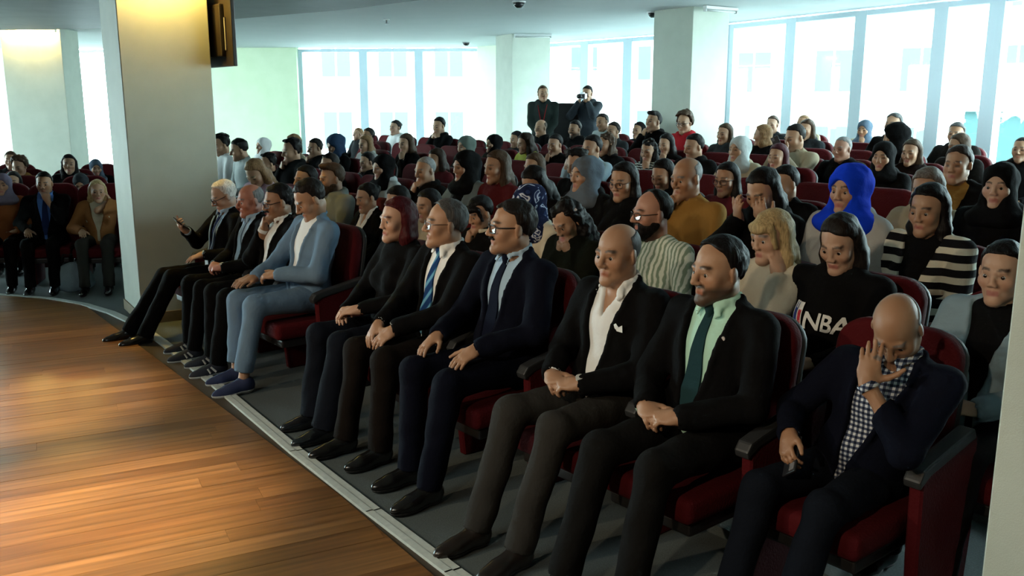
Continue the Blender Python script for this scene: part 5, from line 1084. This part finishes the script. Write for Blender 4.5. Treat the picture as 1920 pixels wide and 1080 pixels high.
  (8, -2.802, '*fifth empty red chair right of the man in pale grey sweater leaning sideways beside the', [-0.285]),
  (8, -2.232, 'woman with long brown hair and dark coat below second right window', [-0.277]),
  (8, -1.679, '*empty red chair just right of the woman with long brown hair and dark coat below', [-0.277]),
  (8, -1.125, 'top of a short-haired head above the large black headscarf', [-0.29]),
  (8, -0.408, 'short-haired person in front of the last window mullion on the right', [-0.28]),
  (9, -3.367, 'short-haired person by the first right window mullion', [-0.25, 0.28]),
  (9, -2.867, 'person with light hair behind the brown-haired woman at second right window', [-0.29]),
  (9, -1.985, 'woman in blue-grey headscarf and beige coat with hand at her chin', [-0.28]),
]
# ---------------------------------------------------------------- chairs
def rbox(mb, x0, x1, y0, y1, z0, z1): return mb.box(((x0+x1)/2,(y0+y1)/2,(z0+z1)/2), (x1-x0,y1-y0,z1-z0))
def chair_meshes():
    d = {}
    def keep(o, nm): d[nm] = o.data; COL.objects.unlink(o); bpy.data.objects.remove(o)
    # backrest: upholstered, rounded shoulders, reclined
    def slab(y0, y1, w, z0, z1, rad, nm, mat):
        pts = [(-w/2,z0),(w/2,z0)]
        for a in np.linspace(0, math.pi/2, 7): pts.append((w/2 - rad + rad*math.cos(a), z1 - rad*.8 + rad*.8*math.sin(a)))
        for a in np.linspace(math.pi/2, math.pi, 7): pts.append((-w/2 + rad + rad*math.cos(a), z1 - rad*.8 + rad*.8*math.sin(a)))
        n = len(pts); tl = lambda y, z: y - (z - .42)*.16
        v = [(x, tl(y0, z), z) for x, z in pts] + [(x, tl(y1, z), z) for x, z in pts]
        mb = MB(); mb.add(v, [tuple(range(n)), tuple(range(n,2*n))[::-1]] + [(i,(i+1)%n,n+(i+1)%n,n+i) for i in range(n)])
        o = mb.obj(nm, mat); me = o.data; bm = bmesh.new(); bm.from_mesh(me)
        ed = [e for e in bm.edges if len(e.link_faces) == 2 and any(len(f.verts) > 5 for f in e.link_faces)]
        bmesh.ops.bevel(bm, geom=ed, offset=.022 if 'shell' not in nm else .008, segments=3, affect='EDGES', profile=.5); bm.to_mesh(me); bm.free()
        me.polygons.foreach_set('use_smooth', [len(p.vertices) < 6 for p in me.polygons]); keep(o, nm)
    slab(-.125, -.195, .475, .40, 1.005, .13, 'backrest', m_red); slab(-.197, -.225, .47, .36, .995, .13, 'back_shell', m_greyp)
    mb = MB(); rbox(mb, -.225,.225,-.12,.36,.33,.43); o = mb.obj('seat', m_red, bevel=.035, seg=3, smooth=True); keep(o, 'seat')
    mb = MB(); mb.box((0,.12,.30), (.40,.40,.05)); keep(mb.obj('seat_pan', m_blackp, bevel=.01), 'seat_pan')
    # side panel: tall red upright, armrest cap sloping to the front
    v = []; pr = [(-.26,.0),(.08,.0),(.11,.30),(.12,.575),(.08,.595),(-.16,.645),(-.26,.66),(-.29,.30)]
    mb = MB(); n = len(pr); v = [(-.024,y,z) for y, z in pr] + [(.024,y,z) for y, z in pr]; mb.add(v, [tuple(range(n)), tuple(range(n,2*n))[::-1]] + [(i,(i+1)%n,n+(i+1)%n,n+i) for i in range(n)]); keep(mb.obj('side_panel', m_red, bevel=.008, seg=1), 'side_panel')
    mb = MB(); ap = [(-.24,.650),(.08,.593),(.145,.560),(.155,.588),(.13,.620),(.07,.635),(-.22,.69)]; n = len(ap)
    v = [(-.03,y,z) for y, z in ap] + [(.03,y,z) for y, z in ap]; mb.add(v, [tuple(range(n)), tuple(range(n,2*n))[::-1]] + [(i,(i+1)%n,n+(i+1)%n,n+i) for i in range(n)]); keep(mb.obj('armrest', m_greyp, bevel=.008, seg=2), 'armrest')
    return d
CH = chair_meshes()
def chair(loc, rz, label, group, panels):
    o = tag(empty('auditorium_chair', loc, rz), label, 'chair', group)
    def put(nm, par=o, x=0):
        c = bpy.data.objects.new(nm, CH[nm]); link(c, par); c.location = (x,0,0); return c
    for nm in ('seat','seat_pan','backrest','back_shell'): put(nm)
    for x in panels: put('armrest', put('side_panel', o, x))
    return o
ROWYAW = math.atan2(.773, -.634); LEFTYAW = math.atan2(-.25, -.968)
for q, s, who, pl in CHAIRS:
    if q >= 0: p = rowpt(s, PITCH*q); loc = (p[0], p[1], RISE*q); yaw = ROWYAW
    else: loc = (s, 9.0 + (-1 - q)*1.0, 0); yaw = LEFTYAW
    lab = who[1:] if who[0] == '*' else 'red auditorium chair of the ' + ' '.join(who.split()[:11])
    chair(loc, yaw, lab, 'auditorium chairs', pl)
# ---------------------------------------------------------------- audience
REC = {}
for code, q, label, o, x, y, z, sc, k in PEOPLE:
    lod = 0 if 0 <= q < 1 else 1 if (q == 1 and code not in ('A12','A17','A20','A22')) or code in ('C16','C18','D13','D15','B20','B21','D12','D14','L6','L10') else 2
    yaw = (ROWYAW if q >= 0 else LEFTYAW) + math.radians(o.get('by', 0))
    REC[code] = person(label, o, (x, y, z), yaw, sc, k, lod, 'seated audience')
def at(rec, p): return rec['root'].matrix_basis @ Vector(tuple(p)) if False else Matrix.LocRotScale(rec['root'].location, rec['root'].rotation_euler, rec['root'].scale) @ Vector(tuple(map(float, p)))
# standing men at the back
men = [('standing man in dark jacket with red lanyard before the middle pillar', dict(sx='m',sk='light',hair='short',hc='brown',top='coat',tc='greenblack',arms='stand',stand=1,lanyard='red',hy=20,ln=0,tr='charblue'), (.50,14.9,.36), 172),
       ('standing photographer in dark shirt holding a camera to his face', dict(sx='m',sk='light',hair='short',hc='black',top='coat',tc='slate',arms='camera',stand=1,hy=10,hp=8,ln=2,tr='black'), (1.24,14.9,.36), 140)]
CL['greenblack'] = (.02,.028,.026); CL['slate'] = (.028,.034,.042)
for i, (lab, o, loc, yw) in enumerate(men): REC['M%d' % i] = person(lab, o, loc, math.radians(yw), 1., 1.02, 2, 'standing men at the back')
# ---------------------------------------------------------------- things held or standing about
def phone(rec, side, label, off=(0,0,0), tilt=0, up=None):
    W = rec['W'][side]; d = unit(rec['arms'][side]['d']); n = unit(rec['arms'][side]['n'] - d*(rec['arms'][side]['n'] @ d)); c = W + d*.085 - n*.028 + np.array(off)
    y = d if up is None else unit(up); zz = unit(n - y*(n @ y)); xx = np.cross(y, zz); Mx = Matrix([[xx[0],y[0],zz[0],c[0]],[xx[1],y[1],zz[1],c[1]],[xx[2],y[2],zz[2],c[2]],[0,0,0,1]])
    r = rec['root']; M = Matrix.LocRotScale(r.location, r.rotation_euler, r.scale) @ Mx
    o = tag(empty('mobile_phone', (0,0,0)), label, 'phone'); o.matrix_world = M
    MB().box((0,0,0), (.072,.150,.009)).obj('case', plain('phone_case',(.012,.012,.014),.35), o, bevel=.0035); MB().box((0,0,-.005), (.066,.142,.002)).obj('screen', plain('phone_screen',(.01,.01,.012),.06), o)
    MB().box((-.018,.052,.0055), (.026,.03,.003)).obj('camera_bump', plain('phone_lens',(.15,.15,.16),.2), o)
    return o
phone(REC['F1'], 1, 'black phone in the raised hand of the white-haired man')
phone(REC['F11'], 1, 'black phone held low by the bald man covering his face')
phone(REC['C12'], -1, 'dark phone raised by the young man in beige sweater', (.03,.02,.04))
phone(REC['B11'], -1, 'small phone held up before the pale blue sleeve', (.03,.02,.03))
r = REC['M1']; c = at(r, r['hc'] + r['R'] @ V3(0,.17,-.015)); cm = tag(empty('photo_camera', c, math.radians(140)), 'silver photo camera held up by the standing photographer', 'camera')
MB().box((0,0,0), (.13,.06,.085)).box((0,0,.05), (.05,.05,.03)).obj('camera_body', plain('camera_silver',(.3,.32,.34),.35,.4), cm, bevel=.006); MB().tube([(0,.02,0),(0,.12,0)], [.034,.036], 18).obj('lens', m_blackp, cm, True)
# loudspeaker on a stand between the standing men
sp = tag(empty('loudspeaker', (.93,15.3,.36), math.radians(165)), 'large black loudspeaker on stand between the two standing men', 'loudspeaker')
MB().box((0,0,1.06), (.46,.36,.76)).obj('cabinet', plain('speaker_black',(.008,.008,.009),.6), sp, bevel=.02); MB().box((0,.185,1.06), (.40,.01,.70)).obj('grille', plain('speaker_grille',(.014,.014,.015),.8,0,.3,300,.8), sp); MB().tube([(0,0,.02),(0,0,.68)], .02, 10).obj('pole', m_blackp, sp)
for a in range(3): MB().tube([(0,0,.4),(.4*math.cos(a*2.09),.4*math.sin(a*2.09),.015)], .012, 8).obj('leg', m_blackp, sp)
# bag under the left-hand front chairs
bgf = Field(V3(-.25,-.2,-.05), V3(.25,.2,.4), .012); bgf.ell(V3(0,0,.14), (.17,.09,.14), None, k=.02); bgf.ell(V3(0,0,.07), (.19,.1,.08), None, k=.05); bgf.func(lambda x, y, z: .002 - z); bgf.folds(.008, 26, 9)
bag = tag(empty('cloth_bag', (-4.30,8.72,0), .4), 'pale grey cloth bag on the floor by the blonde woman', 'bag'); v, f = bgf.skin(); mk('bag_body', v, f, cloth('ltblue2'), bag); MB().tube([(-.1,0,.25),(-.07,0,.36),(.07,0,.36),(.1,0,.25)], .01, 6).obj('handle', cloth('dgrey'), bag, True)
print('TRIANGLES', TRI[0], 'OBJECTS', len(bpy.data.objects))
